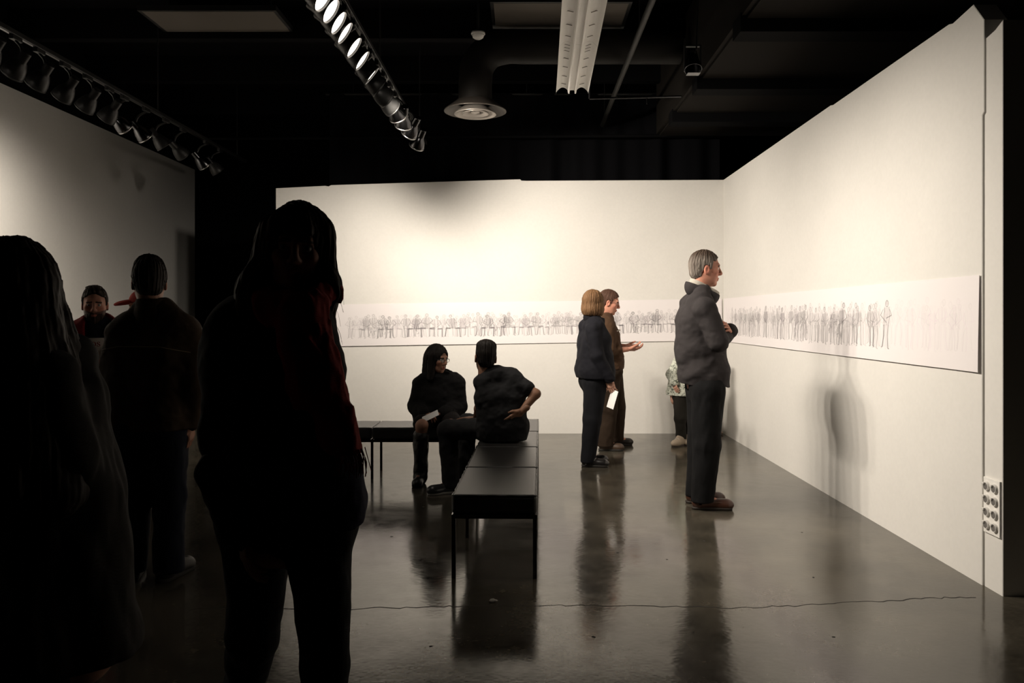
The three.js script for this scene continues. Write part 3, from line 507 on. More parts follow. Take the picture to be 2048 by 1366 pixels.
function glasses(person, h, mat) {
  const gs = [], S = [-1, 1]; for (const s of S) { const r = new THREE.TorusGeometry(0.021, 0.0018, 6, 28); r.scale(1.05, 0.8, 1); r.translate(s * 0.032, 0.002, 0.1); gs.push(r, tube([[s * 0.053, 0.006, 0.098], [s * 0.074, 0.008, 0.06], [s * 0.083, 0.008, -0.002], [s * 0.083, -0.008, -0.02]], 0.0018, 12, false, 5)); }
  gs.push(tube([[-0.012, 0.006, 0.101], [0, 0.009, 0.104], [0.012, 0.006, 0.101]], 0.0017, 8, false, 5));
  const g = merge(gs).applyMatrix4(headMatrix(h)); const p = part('glasses', g, mat, person);
  for (const s of S) { const l = new THREE.CircleGeometry(0.020, 24); l.scale(1.05, 0.8, 1); l.translate(s * 0.032, 0.002, 0.1); part('lens', l.applyMatrix4(headMatrix(h)), M.glass, p); }
  return p;
}
// skin: one mesh of head, trunk, limbs and hands
function body(person, s) {
  const t = torso(s.levels.map(([c, h, r]) => [c, h * 0.9, r * 0.72]), s.axis), all = [t, cap(s.neck, add(s.levels[0][0], [0, -0.05, 0]), 0.05, 0.045)];
  const [r, g, b] = s.head.skin, colr = (x, y, z) => { const n = 1 + 0.1 * noise(x * 50, y * 50, z * 50); return [r * n, g * n, b * n]; };
  for (const a of s.arms) all.push(limb(a.pts, a.skin ?? [0.045, 0.036, 0.026]));
  for (const l of s.legs) all.push(limb(l.pts, l.skin ?? [0.07, 0.05, 0.036]), cap(l.pts.at(-1), add(l.pts.at(-1), [l.dir[0] * 0.1, -0.03, l.dir[1] * 0.08]), 0.027, 0.02));
  const gs = [mesh(uni(0.03, all), s.cell ?? 0.011, colr), headGeo(s.head)];
  for (const a of s.arms) { const e = a.pts.at(-1), p = a.pts.at(-2), d = a.dir ?? nrm(add(e, p, -1)); gs.push(mesh(hand(e, d, a.n, a.sign ?? 1, a.curl ?? 0.35, a.sc ?? 1), a.cell ?? 0.0034, colr)); }
  return part('body', merge(gs), skinMat, person);
}
function walker(label, pos, group) { return thing('person', label, 'person', pos, 0, group); }

// ---------------------------------------------------------------- man with folded arms
{
  const p = walker('grey-haired man in charcoal jacket and black trousers standing with folded arms', [1.352, 0, -5.93]);
  const axis = [0, 0, 1], head = { c: [-0.014, 1.757, 0], yaw: 90, pitch: 4, s: 1.06, skin: [0.50, 0.235, 0.165], grey: 0.55, cell: 0.003 };
  const levels = [[[-0.052, 1.565, 0], 0.045, 0.075], [[-0.078, 1.485, 0], 0.11, 0.095], [[-0.070, 1.37, 0], 0.055, 0.145], [[-0.056, 1.16, 0], 0.02, 0.170], [[-0.036, 1.01, 0], 0.02, 0.174], [[-0.012, 0.86, 0], 0.03, 0.166]];
  const near = { pts: [[-0.062, 1.455, 0.185], [0.030, 1.215, 0.225], [0.135, 1.262, 0.01]], n: [0, 0, -1], dir: [0.25, 0.12, -1], curl: 0.3 };
  const far = { pts: [[-0.062, 1.455, -0.185], [0.150, 1.245, -0.20], [0.158, 1.300, 0.035]], n: [-0.9, -0.3, 0.2], dir: [-0.42, 0.30, 0.86], curl: 0.28, sign: 1 };
  const legs = [{ pts: [[-0.02, 0.88, 0.095], [-0.028, 0.47, 0.10], [-0.058, 0.09, 0.10]], dir: [1, 0.1] }, { pts: [[-0.02, 0.88, -0.095], [-0.02, 0.47, -0.10], [-0.055, 0.09, -0.10]], dir: [1, -0.1] }];
  body(p, { levels, axis, neck: [-0.04, 1.66, 0], head, arms: [near, far], legs });
  part('hair', hairGeo(head, shortHair(0.010, 0.092), 0.003, [0.06, 0.042, 0.032], 0.4), hairMat, p, 'short greying brown hair');
  const cotton = cloth(0.034, 0.030, 0.031, 0.86);
  const trunk = folds(torso(levels, axis), 0.017, 7, 10, 7, 3.3);
  let j = uni(0.014, trunk, folds(limb(near.pts, [0.088, 0.068, 0.052]), 0.013, 9, 11, 9, 7), folds(limb(far.pts, [0.088, 0.066, 0.054]), 0.012, 10, 10, 10, 2));
  j = warp(j, (d, x, y, z) => d + (Math.abs(d) < 0.05 ? 0.0045 * Math.sin((x * -0.9 + y * 1.3) * 34 + 3 * noise(x * 7, y * 7, z * 7)) * sstep(1.25, 1.05, y) * sstep(0.10, -0.04, x) : 0));
  j = warp(j, (d, x, y, z) => Math.max(d, (0.905 + 0.022 * Math.sin(x * 26 + 1) * (x > -0.1 ? 1 : 0.4) - y) * 0.8)); j.bb[1] = 0.87;
  const jk = part('jacket', mesh(j, 0.0065), cotton, p);
  let c = sub(uni(0.02, cap([-0.085, 1.625, 0], [0.005, 1.565, 0], 0.085, 0.085), cap([-0.06, 1.60, 0.045], [0.01, 1.55, 0.05], 0.05, 0.05), cap([-0.06, 1.60, -0.045], [0.01, 1.55, -0.05], 0.05, 0.05)), uni(0.02, cap([-0.045, 1.8, 0], [-0.045, 1.5, 0], 0.071), cap([-0.01, 1.75, 0], [-0.02, 1.5, 0], 0.07)), 0.006);
  c = warp(c, (d, x, y, z) => Math.max(d, (y - (1.598 - 0.42 * x)) * 0.9)); part('collar', mesh(c, 0.005), cotton, jk);
  for (const a of [near, far]) { const e = a.pts[2], d = nrm(add(e, a.pts[1], -1)); part('cuff', mesh(cap(add(e, d, -0.035), add(e, d, 0.008), 0.049, 0.047), 0.005), cotton, jk); }
  for (let i = 0; i < 4; i++) part('button', new THREE.SphereGeometry(0.007, 10, 8).scale(0.5, 1, 1).translate(mix(0.118, 0.148, i / 3), 1.10 - i * 0.055, 0.0), M.blackMetal, jk);
  let sh = sub(cap([-0.06, 1.645, 0], [0.012, 1.585, 0], 0.0755, 0.0755), cap([-0.05, 1.8, 0], [-0.03, 1.45, 0], 0.066), 0.004); sh = warp(sh, (d, x, y) => Math.max(d, y - (1.625 - 0.52 * x), 1.53 - y));
  part('shirt_collar', mesh(sh, 0.004), cloth(0.42, 0.39, 0.34), p, 'beige shirt collar');
  let t = uni(0.03, limb(legs[0].pts.map((q, i) => i == 2 ? [q[0], 0.07, q[2]] : q), [0.122, 0.098, 0.084]), limb(legs[1].pts.map((q, i) => i == 2 ? [q[0], 0.07, q[2]] : q), [0.122, 0.098, 0.084]), torso([[[-0.02, 1.0, 0], 0.06, 0.12], [[-0.02, 0.86, 0], 0.08, 0.125]], axis));
  t = cutBelow(folds(t, 0.014, 12, 5, 12, 8), 0.055); part('trousers', mesh(t, 0.008), cloth(0.006, 0.006, 0.0065, 0.9), p);
  const lea = plain(0.055, 0.020, 0.011, 0.38);
  shoe(p, [-0.05, 0, 0.10], [1, 0.08], { mat: lea, sole: plain(0.02, 0.014, 0.01, 0.7), welt: plain(0.09, 0.045, 0.03, 0.5), L: 0.305 }); shoe(p, [-0.055, 0, -0.10], [1, -0.08], { mat: lea, sole: plain(0.02, 0.014, 0.01, 0.7), welt: plain(0.09, 0.045, 0.03, 0.5), laces: lea, L: 0.305 });
}
// ---------------------------------------------------------------- woman with the brown bob
{
  const p = walker('woman with brown bobbed hair in dark navy jacket and trousers holding a white sheet', [0.662, 0, -7.57]);
  const yaw = rad(105), axis = [Math.cos(yaw), 0, -Math.sin(yaw)], head = { c: [-0.012, 1.522, 0], yaw: 128, pitch: 6, s: 0.97, fem: true, skin: skinTone.fair };
  const levels = [[[-0.02, 1.36, 0], 0.035, 0.07], [[-0.03, 1.30, 0], 0.10, 0.085], [[-0.008, 1.17, 0], 0.075, 0.132], [[0.0, 1.0, 0], 0.06, 0.150], [[-0.005, 0.90, 0], 0.07, 0.158], [[0.015, 0.78, 0], 0.07, 0.15]];
  const near = { pts: [[-0.035, 1.275, 0.165], [0.005, 1.035, 0.215], [0.115, 0.835, 0.20]], n: [0.6, 0, -0.9], dir: [0.25, -1, -0.05], curl: 0.3, sc: 0.92 };
  const far = { pts: [[-0.02, 1.275, -0.165], [0.06, 1.03, -0.20], [0.12, 0.84, -0.17]], n: [0.6, 0, 0.9], dir: [0.2, -1, 0], curl: 0.35, sc: 0.92 };
  const legs = [{ pts: [[0.0, 0.80, 0.08], [-0.035, 0.44, 0.085], [-0.075, 0.08, 0.08]], dir: [1, 0.05] }, { pts: [[0.005, 0.80, -0.08], [-0.02, 0.44, -0.09], [-0.055, 0.08, -0.10]], dir: [1, -0.15] }];
  body(p, { levels, axis, neck: [-0.02, 1.43, 0], head, arms: [near, far], legs });
  let hr = uni(0.03, ell([0, 0.035, -0.014], [0.096, 0.108, 0.116]), ell([0, -0.055, -0.032], [0.100, 0.085, 0.092]), ell([0.055, -0.05, 0.02], [0.05, 0.075, 0.06]), ell([-0.055, -0.05, 0.02], [0.05, 0.075, 0.06]));
  hr = warp(sub(hr, uni(0.02, ell([0, -0.03, 0.105], [0.055, 0.105, 0.065]), cap([0, -0.08, -0.02], [0, -0.2, -0.02], 0.054)), 0.01), (d, x, y) => Math.max(d, -0.120 - y));
  part('hair', hairGeo(head, hr, 0.003, [0.16, 0.088, 0.044], 0.55, 300), hairMat, p, 'chin-length brown bob');
  const navy = cloth(0.0085, 0.0085, 0.012, 0.85);
  let j = uni(0.018, torso(levels, axis), limb(near.pts, [0.072, 0.060, 0.048]), limb(far.pts, [0.072, 0.060, 0.048])); j = folds(j, 0.012, 8, 9, 8, 5);
  j = cutBelow(j, 0.825); const q = uni(0.01, cap(near.pts[1], near.pts[2], 0.06, 0.05), cap(far.pts[1], far.pts[2], 0.06, 0.05)); j = uni(0.01, j, folds(q, 0.01, 14, 14, 14, 2));
  const jk = part('jacket', mesh(j, 0.0065), navy, p);
  let c = sub(cap([-0.03, 1.40, 0], [0.01, 1.36, 0], 0.082, 0.085), cap([-0.02, 1.6, 0], [-0.02, 1.25, 0], 0.066), 0.005); c = warp(c, (d, x, y) => Math.max(d, y - 1.415 + x * 0.3)); part('collar', mesh(c, 0.005), navy, jk);
  const scf = new THREE.TorusGeometry(0.064, 0.011, 8, 36); scf.rotateX(Math.PI / 2 - 0.15); scf.translate(-0.012, 1.40, 0); part('blouse_collar', scf, cloth(0.45, 0.42, 0.38), p);
  let t = uni(0.03, limb(legs[0].pts.map((a, i) => i == 2 ? [a[0], 0.05, a[2]] : a), [0.112, 0.084, 0.066]), limb(legs[1].pts.map((a, i) => i == 2 ? [a[0], 0.05, a[2]] : a), [0.112, 0.084, 0.066]), torso([[[0.005, 0.92, 0], 0.06, 0.11], [[-0.012, 0.80, 0], 0.07, 0.125]], axis)); t = cutBelow(folds(t, 0.011, 12, 5, 12, 15), 0.04);
  part('trousers', mesh(t, 0.008), cloth(0.0075, 0.0078, 0.010, 0.9), p);
  const lea = plain(0.012, 0.011, 0.011, 0.25); shoe(p, [-0.062, 0, 0.085], [1, 0.12], { mat: lea, L: 0.265, w: 0.04 }); shoe(p, [-0.045, 0, -0.10], [1, -0.12], { mat: lea, L: 0.265, w: 0.04 });
  const sheetG = box(0.002, 0.17, 0.11, 0, -0.06, 0); sheetG.rotateY(0.5); sheetG.rotateZ(-0.28);
  const sp = single('paper_sheet', sheetG, M.paper, 'narrow white folded sheet held low by the woman with the brown bob', 'paper'); sp.position.set(0.662 + 0.16, 0.70, -7.57 + 0.20);
}
// ---------------------------------------------------------------- man with glasses beside her
{
  const p = walker('man with glasses in brown sweater holding a small paper in both hands', [0.928, 0, -8.42]);
  const axis = [0, 0, 1], head = { c: [-0.042, 1.552, 0], yaw: 84, pitch: 14, s: 1.02, skin: [0.52, 0.25, 0.175] };
  const levels = [[[-0.075, 1.375, 0], 0.04, 0.07], [[-0.085, 1.31, 0], 0.11, 0.085], [[-0.07, 1.20, 0], 0.08, 0.128], [[-0.06, 1.05, 0], 0.06, 0.138], [[-0.045, 0.93, 0], 0.06, 0.142], [[-0.03, 0.83, 0], 0.07, 0.135]];
  const near = { pts: [[-0.08, 1.29, 0.18], [-0.07, 1.045, 0.215], [0.145, 1.065, 0.09]], n: [0.05, 0.9, -0.4], dir: [1, 0.02, -0.15], curl: 0.42, sign: -1 };
  const far = { pts: [[-0.08, 1.29, -0.18], [-0.05, 1.06, -0.215], [0.13, 1.09, -0.05]], n: [0.05, 0.9, 0.4], dir: [1, -0.02, 0.25], curl: 0.4, sign: 1 };
  const legs = [{ pts: [[-0.05, 0.82, 0.08], [-0.055, 0.44, 0.05], [-0.09, 0.09, 0.02]], dir: [1, 0.1] }, { pts: [[0.0, 0.82, -0.09], [0.058, 0.44, -0.18], [0.06, 0.09, -0.30]], dir: [1, -0.15] }];
  body(p, { levels, axis, neck: [-0.065, 1.46, 0], head, arms: [near, far], legs });
  part('hair', hairGeo(head, shortHair(0.012, 0.082), 0.003, [0.075, 0.040, 0.028], 0.4), hairMat, p, 'short brown hair'); glasses(p, head, plain(0.25, 0.12, 0.1, 0.35));
  const knit = cloth(0.062, 0.034, 0.019, 0.9); const ne = add(near.pts[1], add(near.pts[2], near.pts[1], -1), 0.45), fe = add(far.pts[1], add(far.pts[2], far.pts[1], -1), 0.55);
  let j = uni(0.035, torso(levels, axis), limb([near.pts[0], near.pts[1], ne], [0.076, 0.064, 0.052]), limb([far.pts[0], far.pts[1], fe], [0.076, 0.064, 0.050])); j = cutBelow(folds(j, 0.016, 10, 12, 10, 9), 0.855);
  const jk = part('sweater', mesh(j, 0.007), knit, p);
  const rib = new THREE.TorusGeometry(0.066, 0.012, 8, 32); rib.rotateX(Math.PI / 2); rib.rotateZ(-0.3); rib.translate(-0.068, 1.405, 0); part('neckband', rib, knit, jk);
  { const st = []; for (const s of [0, 1]) { const a = []; for (let i = 0; i <= 20; i++) { const v = mix(-1.35, 1.35, i / 20), r = 0.14; let x = -0.072 + r * Math.cos(v), z = (r + 0.075) * Math.sin(v); const y = 1.262 + (Math.abs(v) < 0.5 ? 0 : -0.02 * (Math.abs(v) - 0.5)) + s * 0.0; a.push([x + 0.002, y, z]); } st.push(tube(a, 0.006, 40, false, 6)); break; } part('chest_stripe', merge(st), cloth(0.5, 0.46, 0.40), jk, 'pale stripe across the chest'); }
  let t = uni(0.03, limb(legs[0].pts.map((a, i) => i == 2 ? [a[0], 0.06, a[2]] : a), [0.112, 0.092, 0.084]), limb(legs[1].pts.map((a, i) => i == 2 ? [a[0], 0.06, a[2]] : a), [0.112, 0.088, 0.080]), torso([[[-0.03, 0.94, 0], 0.06, 0.10], [[-0.025, 0.83, 0], 0.08, 0.115]], axis)); t = cutBelow(folds(t, 0.014, 12, 6, 12, 25), 0.045);
  part('trousers', mesh(t, 0.008), cloth(0.030, 0.019, 0.012, 0.9), p);
  const lea = plain(0.05, 0.028, 0.016, 0.5); shoe(p, [-0.08, 0, 0.03], [1, 0.1], { mat: lea, L: 0.27, laces: lea }); shoe(p, [0.065, 0, -0.32], [1, -0.05], { mat: plain(0.02, 0.014, 0.011, 0.45), L: 0.27 });
  const g = box(0.13, 0.0025, 0.10); g.rotateZ(0.28); single('paper_card', g, M.paper, 'small white card in the hands of the man with glasses', 'paper').position.set(0.928 + 0.245, 1.105, -8.42 + 0.03);
}
// ---------------------------------------------------------------- child half hidden by the man with folded arms
{
  const p = walker('child in pale patterned shirt and dark trousers half hidden behind the folded-arms man', [1.70, 0, -8.75]);
  const yaw = rad(-40), axis = [Math.cos(yaw), 0, -Math.sin(yaw)], head = { c: [0.10, 1.075, 0], yaw: 160, pitch: 15, s: 0.86, skin: skinTone.fair, cell: 0.0045 };
  const levels = [[[0.075, 0.935, 0], 0.03, 0.05], [[0.055, 0.89, 0], 0.075, 0.065], [[0.035, 0.80, 0], 0.05, 0.095], [[0.015, 0.68, 0], 0.045, 0.105], [[0.005, 0.58, 0], 0.045, 0.112], [[0.005, 0.50, 0], 0.045, 0.11]];
  const a1 = { pts: [[-0.04, 0.885, 0.05], [-0.115, 0.775, 0.07], [-0.095, 0.695, 0.12]], n: [0.8, 0, -0.5], dir: [0.25, -0.9, 0.2], curl: 0.3, sc: 0.7, skin: [0.032, 0.027, 0.02], cell: 0.003 };
  const a2 = { pts: [[0.14, 0.885, -0.03], [0.20, 0.74, 0.0], [0.19, 0.63, 0.08]], n: [-0.8, 0, 0], dir: [0, -1, 0.2], curl: 0.3, sc: 0.7, skin: [0.032, 0.027, 0.02], cell: 0.003 };
  const legs = [{ pts: [[-0.005, 0.52, 0.04], [-0.012, 0.30, 0.05], [0.005, 0.075, 0.03]], dir: [-0.7, 0.7], skin: [0.05, 0.035, 0.026] }, { pts: [[0.07, 0.52, -0.05], [0.09, 0.30, -0.06], [0.10, 0.075, -0.08]], dir: [-0.4, 0.9], skin: [0.05, 0.035, 0.026] }];
  body(p, { levels, axis, neck: [0.09, 1.0, 0], head, arms: [a1, a2], legs });
  part('hair', hairGeo(head, shortHair(0.016, 0.075), 0.004, [0.14, 0.085, 0.05], 0.4), hairMat, p);
  const pat = (x, y, z) => { const u = x * 0.8 + z * 0.6, a = Math.abs(noise(u * 46, y * 46, 2)), b = Math.abs(noise(u * 40 + 9, y * 52, 7)); const ln = Math.max(sstep(0.13, 0.03, a), sstep(0.12, 0.03, b)); return [mix(0.58, 0.09, ln), mix(0.60, 0.11, ln), mix(0.52, 0.08, ln)]; };
  let j = uni(0.03, torso(levels, axis), limb(a1.pts, [0.058, 0.05, 0.038]), limb(a2.pts, [0.058, 0.05, 0.038])); j = folds(j, 0.014, 14, 16, 14, 4); j = warp(j, (d, x, y, z) => Math.max(d, 0.545 - 0.03 * sstep(0.03, 0.10, x) - y)); j.bb[1] = 0.50;
  part('shirt', mesh(j, 0.005, pat), vc(cloth(1, 1, 1)), p, 'pale shirt with dark scribbled pattern');
  let t = uni(0.03, limb(legs[0].pts, [0.075, 0.064, 0.054]), limb(legs[1].pts, [0.075, 0.064, 0.054]), torso([[[0.01, 0.6, 0], 0.03, 0.08], [[0.02, 0.53, 0], 0.045, 0.085]], axis)); t = cutBelow(folds(t, 0.012, 14, 9, 14, 35), 0.07);
  part('trousers', mesh(t, 0.007), cloth(0.018, 0.016, 0.013), p);
  const sm = cloth(0.36, 0.29, 0.22, 0.7); for (const [x, z, d] of [[-0.0, 0.04, [-0.75, 0.66]], [0.10, -0.07, [-0.4, 0.9]]]) shoe(p, [x, 0, z], d, { mat: sm, sole: plain(0.08, 0.06, 0.05, 0.8), laces: cloth(0.6, 0.55, 0.5), L: 0.225, w: 0.042 });
}
// ---------------------------------------------------------------- young woman seated with a card
{
  const p = walker('young woman with long dark hair and glasses seated on the bench reading a card', [-0.764, 0, -7.08]);
  const axis = [1, 0, 0], head = { c: [-0.008, 1.030, 0.03], yaw: 52, pitch: 8, s: 0.97, fem: true, skin: [0.34, 0.18, 0.125] };
  const levels = [[[0.0, 0.875, 0], 0.035, 0.065], [[0.0, 0.82, -0.01], 0.105, 0.085], [[0.0, 0.71, -0.01], 0.085, 0.125], [[-0.01, 0.58, -0.01], 0.085, 0.135], [[-0.01, 0.52, 0.0], 0.10, 0.12]];
  const a1 = { pts: [[-0.155, 0.80, 0.0], [-0.195, 0.615, 0.06], [-0.095, 0.575, 0.27]], n: [0.3, -0.9, 0], dir: [0.6, -0.1, 0.8], curl: 0.45, sc: 0.9, sign: -1 };
  const a2 = { pts: [[0.155, 0.80, 0.0], [0.185, 0.615, 0.04], [0.06, 0.58, 0.24]], n: [-0.3, -0.9, 0], dir: [-0.9, -0.05, 0.5], curl: 0.45, sc: 0.9, sign: 1 };
  const legs = [{ pts: [[-0.09, 0.525, 0.02], [-0.095, 0.495, 0.43], [-0.115, 0.09, 0.36]], dir: [-0.1, 1] }, { pts: [[0.09, 0.525, 0.02], [0.15, 0.495, 0.43], [0.13, 0.09, 0.34]], dir: [0.05, 1] }];
  body(p, { levels, axis, neck: [0, 0.95, 0], head, arms: [a1, a2], legs });
  let hr = uni(0.04, ell([0, 0.032, -0.016], [0.092, 0.106, 0.112]), cap([0, -0.02, -0.06], [0, -0.22, -0.08], 0.085, 0.07), cap([0.062, 0.03, 0.0], [0.075, -0.16, 0.0], 0.038, 0.03), cap([-0.062, 0.03, 0.0], [-0.075, -0.17, 0.01], 0.040, 0.032));
  hr = sub(hr, uni(0.02, ell([0, -0.035, 0.10], [0.055, 0.11, 0.07]), cap([0, -0.06, -0.0], [0, -0.2, -0.02], 0.05)), 0.01);
  part('hair', hairGeo(head, hr, 0.0036, [0.014, 0.011, 0.010], 0.4), hairMat, p, 'long dark hair'); glasses(p, head, plain(0.02, 0.018, 0.018, 0.25));
  const coat = cloth(0.0075, 0.007, 0.0075);
  let j = uni(0.035, torso(levels, axis, 0.005), limb(a1.pts, [0.078, 0.068, 0.048]), limb(a2.pts, [0.078, 0.068, 0.048]), cap([-0.1, 0.52, 0.02], [-0.1, 0.53, 0.16], 0.10, 0.085), cap([0.1, 0.52, 0.02], [0.1, 0.53, 0.16], 0.10, 0.085)); j = cutBelow(folds(j, 0.018, 10, 12, 10, 17), 0.447);
  const jk = part('coat', mesh(j, 0.0065), coat, p);
  let c = uni(0.03, [-1, 1].map(s => cap([s * 0.06, 0.91, -0.02], [s * 0.155, 0.888, 0.02], 0.034, 0.012))); part('collar', mesh(folds(c, 0.01, 20, 20, 20, 3), 0.005), coat, jk);
  let sk = uni(0.03, limb([legs[0].pts[0], add(legs[0].pts[1], [0, 0.0, -0.10])], [0.09, 0.082]), limb([legs[1].pts[0], add(legs[1].pts[1], [0, 0, -0.10])], [0.09, 0.082])); sk = cutBelow(folds(sk, 0.01, 12, 12, 12, 27), 0.447); part('skirt', mesh(sk, 0.007), cloth(0.012, 0.010, 0.010), p);
  const bl = plain(0.011, 0.010, 0.010, 0.45);
  legs.forEach((l, i) => { const k = l.pts[1], a = l.pts[2]; part('boot_shaft', mesh(folds(cap(add(a, add(k, a, -1), 0.78), [a[0], 0.05, a[2]], 0.066, 0.056), 0.012, 18, 18, 18, i * 5), 0.006), bl, shoe(p, [a[0], 0, a[2] + 0.01], l.dir, { mat: bl, L: 0.255, w: 0.04, up: 0.11 })); });
  const card = box(0.165, 0.002, 0.062, 0, 0, 0); card.rotateX(0.75); card.rotateZ(0.45); single('paper_card', card, M.paper, 'white card held in the lap of the seated young woman', 'paper').position.set(-0.764 - 0.035, 0.568, -7.08 + 0.40);
}
// ---------------------------------------------------------------- young man seated with his back turned
{
  const p = walker('young man in dark T-shirt seated with his back turned, hand on hip', [-0.192, 0, -6.15]);
  const axis = nrm([1, 0.12, -0.05]), head = { c: [-0.112, 1.088, -0.03], yaw: 188, pitch: 2, roll: 3, s: 1.0, skin: skinTone.tan };
  const levels = [[[-0.045, 0.955, 0], 0.03, 0.065], [[-0.015, 0.905, 0], 0.10, 0.075], [[0.0, 0.79, 0.0], 0.075, 0.112], [[0.015, 0.65, 0], 0.06, 0.115], [[0.02, 0.55, 0.0], 0.075, 0.115], [[0.02, 0.50, 0.0], 0.08, 0.11]];
  const aR = { pts: [[0.115, 0.905, 0.0], [0.275, 0.815, 0.06], [0.165, 0.685, 0.10]], n: [-0.5, 0.3, -0.8], dir: [-0.75, -0.6, 0.1], curl: 0.25, sign: 1 };
  const aL = { pts: [[-0.115, 0.875, -0.04], [-0.17, 0.68, -0.12], [-0.20, 0.585, -0.27]], n: [0, -1, 0], dir: [-0.9, 0.0, -0.3], curl: 0.2, sign: -1 };
  const legs = [{ pts: [[-0.04, 0.535, -0.06], [-0.43, 0.505, -0.22], [-0.395, 0.09, -0.22]], dir: [-0.75, 0.35] }, { pts: [[0.02, 0.535, -0.10], [-0.28, 0.53, -0.42], [-0.29, 0.09, -0.40]], dir: [-0.7, -0.3] }];
  body(p, { levels, axis, neck: [-0.09, 1.0, -0.01], head, arms: [aR, aL], legs });
  let hr = shortHair(0.006, 0.08); hr = uni(0.02, hr, ell([0, 0.088, -0.012], [0.076, 0.052, 0.092])); part('hair', hairGeo(head, hr, 0.0034, [0.010, 0.008, 0.007], 0.3), hairMat, p, 'close-cropped dark hair');
  const sl = add(aR.pts[0], add(aR.pts[1], aR.pts[0], -1), 0.55), sl2 = add(aL.pts[0], add(aL.pts[1], aL.pts[0], -1), 0.55);
  let j = uni(0.03, torso(levels, axis, 0.006), limb([aR.pts[0], sl], [0.07, 0.062]), limb([aL.pts[0], sl2], [0.07, 0.062])); j = cutBelow(folds(j, 0.016, 10, 12, 10, 44), 0.455); part('t_shirt', mesh(j, 0.0065), cloth(0.011, 0.011, 0.012), p);
  let t = uni(0.04, limb(legs[0].pts.map((a, i) => i == 2 ? [a[0], 0.06, a[2]] : a), [0.095, 0.075, 0.068]), limb(legs[1].pts.map((a, i) => i == 2 ? [a[0], 0.06, a[2]] : a), [0.095, 0.075, 0.066]), torso([[[0.02, 0.56, 0], 0.07, 0.10], [[0.03, 0.545, -0.01], 0.09, 0.112]], axis)); t = folds(t, 0.014, 12, 9, 12, 45);
  { const tt = t; t = warp(tt, (d, x, y, z) => Math.max(d, (x > -0.21 ? 0.449 : 0.045) - y)); t.bb[1] = 0.03; } part('trousers', mesh(t, 0.0075), cloth(0.016, 0.016, 0.017), p);
  const sm = plain(0.02, 0.02, 0.022, 0.35); for (const l of legs) shoe(p, [l.pts[2][0], 0, l.pts[2][2]], l.dir, { mat: sm, sole: plain(0.25, 0.24, 0.23, 0.7), laces: cloth(0.5, 0.5, 0.5), L: 0.29 });
}
